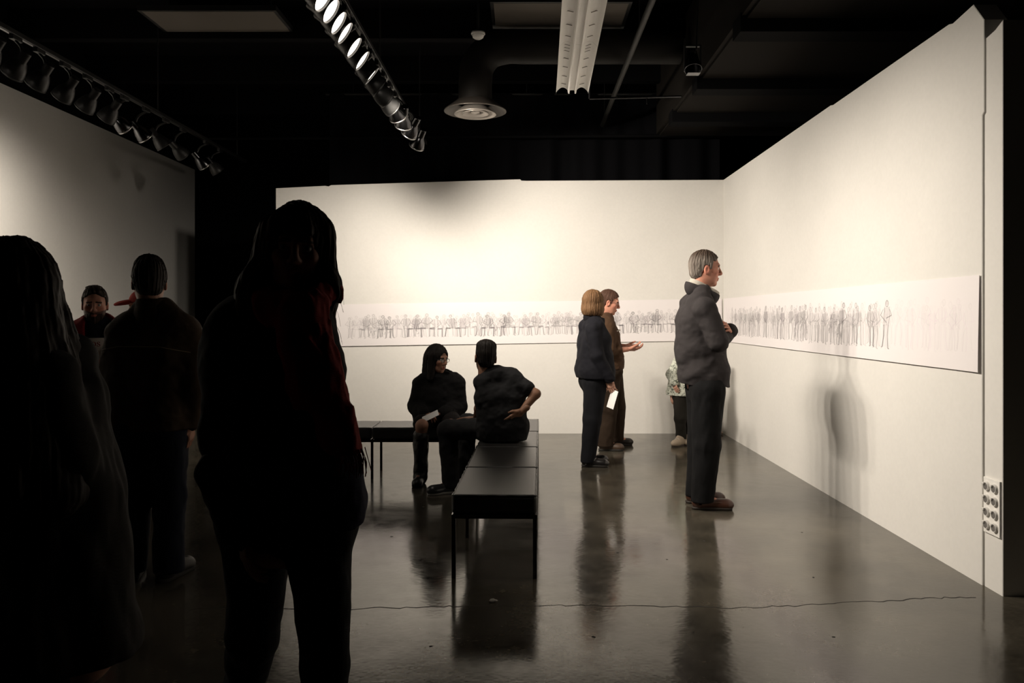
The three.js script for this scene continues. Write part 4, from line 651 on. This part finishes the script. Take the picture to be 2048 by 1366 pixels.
// ---------------------------------------------------------------- woman walking past with a red scarf
{
  const p = walker('woman with long dark hair, black coat and red scarf walking past', [-0.633, 0, -2.2]);
  const axis = nrm([1, 0, 0.12]), head = { c: [0.004, 1.583, 0.0], yaw: 14, pitch: 2, roll: -3, s: 0.96, fem: true, skin: [0.42, 0.22, 0.16] };
  const levels = [[[-0.02, 1.44, -0.01], 0.04, 0.065], [[-0.06, 1.375, -0.01], 0.085, 0.070], [[-0.055, 1.25, 0], 0.06, 0.118], [[-0.05, 1.08, 0], 0.055, 0.112], [[-0.03, 0.93, 0], 0.065, 0.122], [[-0.025, 0.80, 0], 0.075, 0.122]];
  const aL = { pts: [[-0.165, 1.345, 0], [-0.185, 1.08, 0.01], [-0.10, 0.855, 0.12]], n: [0.8, 0, -0.5], dir: [0.15, -1, 0.1], curl: 0.4, sc: 0.92 };
  const aR = { pts: [[0.02, 1.34, -0.04], [0.05, 1.09, -0.12], [0.05, 0.89, -0.10]], n: [-0.8, 0, -0.4], dir: [-0.05, -1, 0.15], curl: 0.4, sc: 0.92, sign: -1 };
  const legs = [{ pts: [[0.065, 0.86, 0.0], [0.094, 0.46, 0.05], [0.096, 0.09, 0.0]], dir: [0.05, 1], skin: [0.07, 0.045, 0.034] }, { pts: [[-0.10, 0.86, 0.0], [-0.155, 0.47, -0.12], [-0.30, 0.13, -0.42]], dir: [-0.1, 1], skin: [0.07, 0.045, 0.034] }];
  body(p, { levels, axis, neck: [-0.01, 1.5, 0], head, arms: [aL, aR], legs });
  let hr = uni(0.05, ell([0, 0.034, -0.018], [0.092, 0.104, 0.112]), cap([0, -0.02, -0.06], [0, -0.26, -0.09], 0.09, 0.075), cap([-0.062, 0.05, 0.01], [-0.10, -0.12, 0.0], 0.036, 0.045), cap([-0.10, -0.12, 0.0], [-0.135, -0.25, 0.02], 0.045, 0.034), cap([0.064, 0.05, 0.012], [0.082, -0.10, 0.02], 0.030, 0.036), cap([0.082, -0.10, 0.02], [0.083, -0.24, 0.03], 0.036, 0.026));
  hr = sub(hr, uni(0.02, ell([0.0, -0.028, 0.105], [0.056, 0.108, 0.075]), cap([0, -0.06, 0.0], [0, -0.3, 0.0], 0.05)), 0.01);
  part('hair', hairGeo(head, folds(hr, 0.012, 16, 8, 16, 6), 0.0036, [0.028, 0.018, 0.012], 0.45), hairMat, p, 'long loose dark hair');
  { const gs = []; for (let i = 0; i < 12; i++) { const s = i % 3 ? 1 : -1, y = -0.05 - rng() * 0.16, x = s * (0.10 + rng() * 0.015), z = 0.01 + rng() * 0.03, o = 0.008 + rng() * 0.018; gs.push(tube([[x - s * 0.02, y + 0.06, z], [x, y, z], [x + s * o, y - 0.03 - rng() * 0.02, z + 0.005], [x + s * o * (1.1 + rng() * 0.5), y - 0.06 - rng() * 0.02, z + 0.01]], 0.00035, 12, false, 3)); } const g = tint(merge(gs), [0.03, 0.02, 0.014]); g.applyMatrix4(headMatrix(head)); part('stray_hair', g, hairMat, p); }
  const coat = cloth(0.006, 0.006, 0.007);
  let j = uni(0.04, torso(levels, axis, 0.004), limb(aL.pts, [0.082, 0.070, 0.056]), limb(aR.pts, [0.074, 0.06, 0.05])); j = folds(j, 0.016, 9, 10, 9, 51);
  const jj = j; j = warp(jj, (d, x, y, z) => Math.max(d, (0.86 - 0.02 * Math.sin(x * 14)) - y)); j.bb[1] = 0.8; const jk = part('coat', mesh(j, 0.007), coat, p);
  part('sleeve', mesh(folds(cap(add(aL.pts[1], [0, -0.1, 0.05]), aL.pts[2], 0.062, 0.055), 0.01, 14, 14, 14, 3), 0.006), coat, jk);
  const red = cloth(0.22, 0.016, 0.012, 0.92), sc = [];
  let s1 = uni(0.03, tubeField([[-0.075, 1.455, 0.03], [-0.03, 1.42, 0.095], [0.045, 1.425, 0.10], [0.085, 1.46, 0.03], [0.05, 1.485, -0.06], [-0.04, 1.485, -0.065], [-0.075, 1.455, 0.03]], 0.036), tubeField([[0.05, 1.43, 0.10], [0.085, 1.33, 0.12], [0.118, 1.22, 0.12], [0.150, 1.10, 0.115], [0.168, 1.03, 0.11]], 0.042), tubeField([[0.02, 1.42, 0.11], [0.045, 1.32, 0.145], [0.075, 1.2, 0.145]], 0.04));
  s1 = cutBelow(folds(s1, 0.022, 22, 9, 22, 61), 1.045); const sf = part('scarf', mesh(s1, 0.006), red, p, 'red knitted scarf');
  { const gs = []; for (let i = 0; i < 70; i++) { const x = 0.13 + 0.085 * (i / 69), z = 0.09 + rng() * 0.06; gs.push(tube([[x, 1.06, z], [x + 0.006 + rng() * 0.01, 1.03, z], [x + rng() * 0.02, 0.985 + rng() * 0.02, z + 0.01]], 0.0009, 6, false, 4)); } part('fringe', merge(gs), red, sf); }
  let sh = cutBelow(torso([[[0.0, 1.05, 0.02], 0.06, 0.118], [[-0.01, 0.90, 0.012], 0.085, 0.128]], axis), 0.845); part('blouse', mesh(folds(sh, 0.012, 12, 12, 12, 2), 0.007), cloth(0.010, 0.011, 0.03), p, 'dark blue blouse hem');
  let t = uni(0.03, limb(legs[0].pts, [0.10, 0.060, 0.052]), limb(legs[1].pts, [0.10, 0.068, 0.056]), torso([[[-0.02, 0.95, 0], 0.07, 0.10], [[-0.02, 0.85, 0], 0.085, 0.115]], axis)); t = folds(t, 0.010, 12, 8, 12, 65); part('jeans', mesh(t, 0.0075), cloth(0.0075, 0.008, 0.010), p);
  const lea = plain(0.012, 0.011, 0.011, 0.4); shoe(p, [0.096, 0, 0.0], [0.05, 1], { mat: lea, L: 0.26, w: 0.041 }); shoe(p, [-0.30, 0.03, -0.43], [-0.1, 1], { mat: lea, L: 0.26, w: 0.041 });
}
function tubeField(pts, r) { const c = new THREE.CatmullRomCurve3(pts.map(V)).getPoints(pts.length * 3).map(q => q.toArray()); return uni(0.01, c.slice(1).map((q, i) => cap(c[i], q, r))); }
// ---------------------------------------------------------------- person with very long hair at the edge of the crowd
{
  const p = walker('person with very long hair and long dark coat, back turned, nearest the white left wall visitors', [-1.47, 0, -2.3]);
  p.userData.label = 'person with very long dark hair and long dark coat seen from behind';
  const yaw = rad(-140), axis = [Math.cos(yaw), 0, -Math.sin(yaw)], head = { c: [0.0, 1.495, 0], yaw: -135, pitch: 4, s: 0.97, fem: true, skin: [0.36, 0.19, 0.13], cell: 0.004 };
  const levels = [[[0.01, 1.335, 0], 0.04, 0.065], [[0.015, 1.27, 0], 0.12, 0.075], [[0.02, 1.15, 0.0], 0.09, 0.128], [[0.03, 1.0, 0], 0.085, 0.14], [[0.035, 0.88, 0], 0.10, 0.15], [[0.035, 0.65, 0.0], 0.11, 0.155], [[0.045, 0.42, 0], 0.13, 0.165]];
  const a1 = { pts: [[0.15, 1.235, 0.09], [0.205, 1.0, 0.08], [0.15, 0.86, -0.08]], n: [-0.8, 0, -0.4], dir: [-0.5, -0.2, -0.8], curl: 0.4, sc: 0.92 };
  const a2 = { pts: [[-0.13, 1.235, -0.10], [-0.18, 1.0, -0.12], [-0.16, 0.85, -0.20]], n: [0.8, 0, -0.3], dir: [0.1, -0.8, -0.5], curl: 0.4, sc: 0.92 };
  const legs = [{ pts: [[0.11, 0.8, 0.05], [0.12, 0.44, 0.05], [0.12, 0.08, 0.06]], dir: [-0.7, -0.7] }, { pts: [[-0.05, 0.8, -0.05], [-0.06, 0.44, -0.06], [-0.06, 0.08, -0.05]], dir: [-0.7, -0.7] }];
  body(p, { levels, axis, neck: [0, 1.4, 0], head, arms: [a1, a2], legs, cell: 0.012 });
  let hr = uni(0.06, ell([0, 0.032, -0.02], [0.098, 0.106, 0.118]), cap([0, -0.03, -0.07], [0, -0.30, -0.11], 0.10, 0.115), cap([-0.03, -0.3, -0.11], [-0.06, -0.60, -0.15], 0.10, 0.085), cap([0.03, -0.3, -0.11], [0.05, -0.58, -0.15], 0.10, 0.085), cap([-0.07, 0.02, -0.01], [-0.12, -0.28, -0.03], 0.04, 0.06), cap([0.07, 0.02, -0.01], [0.12, -0.28, -0.03], 0.04, 0.06));
  hr = sub(hr, uni(0.02, ell([0, -0.03, 0.105], [0.056, 0.11, 0.075]), cap([0, -0.06, 0.0], [0, -0.3, 0.0], 0.05)), 0.01);
  part('hair', hairGeo(head, folds(hr, 0.016, 14, 5, 14, 71), 0.0045, [0.013, 0.009, 0.006], 0.4), hairMat, p, 'waist-length dark hair');
  let j = uni(0.04, torso(levels, axis, 0.006), limb(a1.pts, [0.08, 0.07, 0.055]), limb(a2.pts, [0.08, 0.07, 0.055])); j = cutBelow(folds(j, 0.022, 9, 4, 9, 72), 0.40); part('coat', mesh(j, 0.008), cloth(0.014, 0.012, 0.010), p);
  let t = uni(0.02, limb(legs[0].pts, [0.08, 0.066, 0.056]), limb(legs[1].pts, [0.08, 0.066, 0.056])); part('trousers', mesh(t, 0.009), cloth(0.010, 0.010, 0.011), p);
  const lea = plain(0.02, 0.018, 0.016, 0.5); for (const l of legs) shoe(p, [l.pts[2][0], 0, l.pts[2][2]], l.dir, { mat: lea, L: 0.255, w: 0.04 });
}
// ---------------------------------------------------------------- man in corduroy jacket seen from behind
{
  const p = walker('man in brown corduroy jacket and jeans seen from behind, wearing glasses', [-2.016, 0, -4.3]);
  const axis = nrm([1, 0, 0.15]), head = { c: [-0.008, 1.588, -0.01], yaw: 205, pitch: 4, s: 1.03, skin: [0.38, 0.20, 0.14] };
  const levels = [[[0.02, 1.425, 0], 0.045, 0.072], [[0.025, 1.345, 0], 0.13, 0.078], [[0.015, 1.22, 0], 0.10, 0.125], [[-0.01, 1.05, 0], 0.10, 0.13], [[-0.01, 0.88, 0], 0.10, 0.125], [[-0.01, 0.78, 0], 0.10, 0.125]];
  const aR = { pts: [[0.195, 1.30, 0], [0.235, 1.04, 0.02], [0.205, 0.83, -0.03]], n: [-1, 0, 0], dir: [-0.05, -1, -0.15], curl: 0.35 };
  const aL = { pts: [[-0.15, 1.295, 0], [-0.205, 1.06, 0.0], [-0.11, 0.98, -0.22]], n: [0.3, 0.2, 0.8], dir: [0.7, 0.1, -0.6], curl: 0.4, sign: -1 };
  const legs = [{ pts: [[0.09, 0.82, 0], [0.10, 0.45, -0.01], [0.11, 0.09, 0.02]], dir: [0.2, -1] }, { pts: [[-0.09, 0.82, 0], [-0.085, 0.45, -0.01], [-0.085, 0.09, 0.02]], dir: [-0.3, -1] }];
  body(p, { levels, axis, neck: [0.01, 1.5, 0], head, arms: [aR, aL], legs });
  let hr = shortHair(0.014, 0.08); hr = uni(0.03, hr, ell([0, 0.10, 0.02], [0.062, 0.048, 0.075])); part('hair', hairGeo(head, hr, 0.0036, [0.016, 0.012, 0.009], 0.4), hairMat, p, 'short swept-up dark hair'); glasses(p, head, plain(0.35, 0.33, 0.32, 0.2, { metalness: 1 }));
  const cord = cloth(0.034, 0.020, 0.011, 0.85); let j = uni(0.035, torso(levels, axis, 0.004), limb(aR.pts, [0.088, 0.072, 0.056]), limb(aL.pts, [0.088, 0.072, 0.056])); j = cutBelow(folds(j, 0.018, 9, 11, 9, 81), 0.80);
  const jk = part('jacket', mesh(j, 0.007), cord, p); part('cuff', mesh(cap(add(aR.pts[2], [0.006, 0.06, 0.01]), add(aR.pts[2], [0, 0.005, 0]), 0.058, 0.054), 0.006), cord, jk);
  let c = sub(cap([0.02, 1.47, 0.005], [0.02, 1.43, 0.0], 0.088, 0.10), cap([0.015, 1.7, -0.01], [0.015, 1.3, -0.01], 0.068), 0.006); c = cutAbove(c, 1.497); part('collar', mesh(c, 0.006), cord, jk);
  { const a = []; for (let i = 0; i <= 24; i++) { const x = mix(-0.24, 0.25, i / 24); a.push(x); } const f = j, pts = a.map(x => { const y = 1.245 - 0.25 * Math.max(0, x - 0.12) ** 1 - 0.2 * Math.max(0, -x - 0.12); let z = 0.3; for (let k = 0; k < 60 && f(x, y, z) > 0.0005; k++) z -= Math.max(0.0015, f(x, y, z) * 0.6); return [x, y, Math.max(z, -0.05) + 0.001]; }).filter(q => q[2] > 0.0); part('yoke_seam', tube(pts, 0.0028, 60, false, 5), cloth(0.22, 0.17, 0.11), jk, 'pale stitched yoke seam'); }
  let t = uni(0.03, limb(legs[0].pts.map((a, i) => i == 2 ? [a[0], 0.06, a[2]] : a), [0.115, 0.085, 0.076]), limb(legs[1].pts.map((a, i) => i == 2 ? [a[0], 0.06, a[2]] : a), [0.115, 0.085, 0.076]), torso([[[-0.01, 0.92, 0], 0.07, 0.10], [[0, 0.82, 0], 0.085, 0.115]], axis)); t = cutBelow(folds(t, 0.013, 12, 7, 12, 82), 0.04); part('jeans', mesh(t, 0.008), cloth(0.008, 0.010, 0.018), p);
  const lea = plain(0.02, 0.016, 0.012, 0.5); for (const l of legs) shoe(p, [l.pts[2][0], 0, l.pts[2][2]], l.dir, { mat: lea, L: 0.295 });
  const w = new THREE.TorusGeometry(0.034, 0.007, 8, 30); w.rotateX(Math.PI / 2 - 0.1); w.translate(0.204, 0.822, -0.034); part('watch', w, M.chrome, p, 'bright metal wristwatch');
}
// ---------------------------------------------------------------- bearded man in red cardigan
{
  const p = walker('bearded man in red cardigan with two white badges, facing the group', [-3.02, 0, -5.65]);
  const axis = nrm([1, 0, -0.25]), head = { c: [-0.012, 1.488, 0.01], yaw: 24, pitch: 6, s: 1.0, skin: [0.45, 0.22, 0.155], beard: [0.035, 0.018, 0.012], brow: [0.03, 0.018, 0.012] };
  const levels = [[[0.0, 1.34, 0], 0.04, 0.07], [[0.0, 1.275, 0], 0.125, 0.075], [[0.0, 1.16, 0], 0.09, 0.118], [[0.0, 1.0, 0], 0.08, 0.122], [[0.0, 0.87, 0], 0.085, 0.12], [[0, 0.78, 0], 0.085, 0.12]];
  const aL = { pts: [[-0.165, 1.245, 0], [-0.185, 1.02, 0.03], [-0.125, 1.135, 0.20]], n: [0.8, 0, 0.1], dir: [0.45, 0.65, 0.25], curl: 0.35, sign: -1 };
  const aR = { pts: [[0.165, 1.245, -0.03], [0.20, 1.01, 0.02], [0.05, 1.07, 0.20]], n: [-0.4, 0, -0.8], dir: [-0.9, 0.2, 0.2], curl: 0.4, sign: -1 };
  const legs = [{ pts: [[-0.09, 0.80, 0], [-0.10, 0.44, 0.02], [-0.10, 0.09, -0.01]], dir: [-0.1, 1] }, { pts: [[0.09, 0.80, 0], [0.10, 0.44, 0.02], [0.11, 0.09, -0.01]], dir: [0.4, 1] }];
  body(p, { levels, axis, neck: [-0.005, 1.41, 0], head, arms: [aL, aR], legs });
  part('hair', hairGeo(head, uni(0.02, shortHair(0.011, 0.098), ell([0, 0.122, 0.045], [0.052, 0.018, 0.042])), 0.0034, [0.030, 0.020, 0.014], 0.4), hairMat, p, 'short brown hair');
  { let b = sub(uni(0.02, ell([0, -0.075, 0.035], [0.062, 0.05, 0.062]), ell([0, -0.108, 0.058], [0.035, 0.028, 0.034])), uni(0.01, ell([0, -0.069, 0.10], [0.020, 0.010, 0.022]), ell([0, -0.02, 0.07], [0.08, 0.036, 0.07])), 0.008); b = warp(b, (d, x, y, z) => Math.max(d, -z)); part('beard', hairGeo(head, b, 0.0032, [0.034, 0.018, 0.012], 0.4), hairMat, p, 'full brown beard'); }
  let u = cutBelow(torso(levels, axis, -0.004), 0.80); part('t_shirt', mesh(folds(u, 0.01, 10, 10, 10, 91), 0.007), cloth(0.012, 0.013, 0.02), p, 'navy printed T-shirt');
  { const cv = document.createElement('canvas'); cv.width = 256; cv.height = 320; const k = cv.getContext('2d'); k.fillStyle = 'rgb(190,182,172)'; k.fillRect(0, 0, 256, 320); k.fillStyle = 'rgb(120,24,24)'; k.font = 'bold 84px serif'; k.textAlign = 'center'; k.fillText('BOS', 128, 110); k.fillStyle = 'rgb(205,198,190)'; k.fillRect(60, 140, 136, 160); const tx = new THREE.CanvasTexture(cv); tx.colorSpace = THREE.SRGBColorSpace;
    const g = new THREE.CylinderGeometry(0.155, 0.155, 0.17, 16, 1, true, -0.45, 0.9); g.scale(0.95, 1, 0.85); g.rotateY(0.25); g.translate(0.008, 1.17, 0.0); part('shirt_print', g, plain(1, 1, 1, 0.9, { map: tx, side: THREE.DoubleSide }), p, 'pale printed panel with red letters'); }
  let j = uni(0.035, torso(levels, axis, 0.014), limb(aL.pts, [0.078, 0.066, 0.050]), limb(aR.pts, [0.078, 0.066, 0.050])); j = folds(j, 0.014, 10, 12, 10, 92); const jj = j; j = warp(jj, (d, x, y, z) => Math.max(d, 0.80 - y, z > 0 && y > 1.0 ? Math.min(0.05, 0.058 + 0.02 * sstep(1.1, 1.3, y) - Math.abs(x - 0.035)) : -1)); j.bb[1] = 0.8;
  const red = cloth(0.16, 0.012, 0.014, 0.92); const jk = part('cardigan', mesh(j, 0.0065), red, p, 'dark red cardigan'); for (const a of [aL, aR]) part('sleeve', mesh(folds(limb([a.pts[1], a.pts[2]], [0.066, 0.048]), 0.008, 14, 14, 14, 3), 0.006), red, jk);
  for (const [x, y, zz] of [[-0.118, 1.318, 0.078], [-0.100, 1.298, 0.088]]) { let z = 0.25; for (let k = 0; k < 80 && jj(x, y, z) > 0.001; k++) z -= Math.max(0.001, jj(x, y, z) * 0.6); part('badge', rod([x, y, z - 0.003], [x - 0.001, y + 0.001, z + 0.005], 0.012, 0.010, 16), plain(0.75, 0.73, 0.7, 0.3), jk, 'round white badge'); }
  let t = uni(0.03, limb(legs[0].pts, [0.108, 0.08, 0.066]), limb(legs[1].pts, [0.108, 0.08, 0.066]), torso([[[0, 0.9, 0], 0.07, 0.10], [[0, 0.80, 0], 0.08, 0.11]], axis)); t = cutBelow(folds(t, 0.012, 12, 8, 12, 93), 0.04); part('trousers', mesh(t, 0.008), cloth(0.012, 0.012, 0.016), p);
  const lea = plain(0.03, 0.02, 0.014, 0.5); for (const l of legs) shoe(p, [l.pts[2][0], 0, l.pts[2][2]], l.dir, { mat: lea, L: 0.285 });
}
// ---------------------------------------------------------------- person in red cap behind the corduroy man
{
  const p = walker('person in a red peaked cap hidden behind the corduroy-jacket man', [-2.985, 0, -6.25]);
  const yaw = rad(-82), axis = [Math.cos(yaw), 0, -Math.sin(yaw)], head = { c: [0.0, 1.478, 0], yaw: -80, pitch: 9, s: 0.98, skin: [0.45, 0.22, 0.155], cell: 0.004 };
  const levels = [[[0.02, 1.315, 0], 0.04, 0.065], [[0.02, 1.25, 0], 0.11, 0.072], [[0.02, 1.13, 0], 0.075, 0.115], [[0.02, 0.98, 0], 0.07, 0.118], [[0.02, 0.80, 0], 0.07, 0.12]];
  const a1 = { pts: [[0.02, 1.22, 0.16], [0.04, 0.98, 0.19], [-0.02, 0.79, 0.18]], n: [0, 0, -1], dir: [-0.2, -1, 0], curl: 0.4, sc: 0.95, cell: 0.0045 }, a2 = { pts: [[0.02, 1.22, -0.16], [0.04, 0.98, -0.19], [-0.02, 0.79, -0.18]], n: [0, 0, 1], dir: [-0.2, -1, 0], curl: 0.4, sc: 0.95, cell: 0.0045 };
  const legs = [{ pts: [[0.02, 0.78, 0.08], [0.0, 0.43, 0.085], [0.03, 0.09, 0.08]], dir: [-1, 0.1] }, { pts: [[0.02, 0.78, -0.08], [0.0, 0.43, -0.085], [0.03, 0.09, -0.08]], dir: [-1, -0.1] }];
  body(p, { levels, axis, neck: [0.01, 1.38, 0], head, arms: [a1, a2], legs, cell: 0.013 });
  const red = cloth(0.24, 0.018, 0.012, 0.8);
  let c = cutBelow(ell([0, 0.045, -0.012], [0.090, 0.098, 0.110]), 0.045); const cp = part('cap', mesh(c, 0.004).applyMatrix4(headMatrix(head)), red, p, 'red cap');
  let b = sub(ell([0, 0.05, 0.110], [0.080, 0.026, 0.100]), ell([0, 0.024, 0.105], [0.088, 0.026, 0.115]), 0.004); part('peak', mesh(b, 0.003).applyMatrix4(headMatrix(head)), red, cp);
  part('hair', hairGeo(head, uni(0.03, cutAbove(shortHair(0.012, 0.08), 0.05), ell([0, -0.055, -0.135], [0.06, 0.075, 0.06]), cap([0, 0.0, -0.09], [0, -0.04, -0.12], 0.04)), 0.0045, [0.012, 0.009, 0.008], 0.3), hairMat, p, 'dark hair gathered behind');
  let j = uni(0.035, torso(levels, axis, 0.008), limb(a1.pts, [0.075, 0.064, 0.05]), limb(a2.pts, [0.075, 0.064, 0.05])); j = cutBelow(folds(j, 0.014, 10, 12, 10, 97), 0.74); part('jacket', mesh(j, 0.009), cloth(0.012, 0.012, 0.013), p);
  let t = uni(0.03, limb(legs[0].pts, [0.10, 0.08, 0.066]), limb(legs[1].pts, [0.10, 0.08, 0.066])); part('trousers', mesh(cutBelow(t, 0.045), 0.009), cloth(0.012, 0.012, 0.014), p);
  const lea = plain(0.02, 0.018, 0.016, 0.5); for (const l of legs) shoe(p, [l.pts[2][0], 0, l.pts[2][2]], l.dir, { mat: lea, L: 0.27 });
}
shade(scene);
renderer.render(scene, camera);
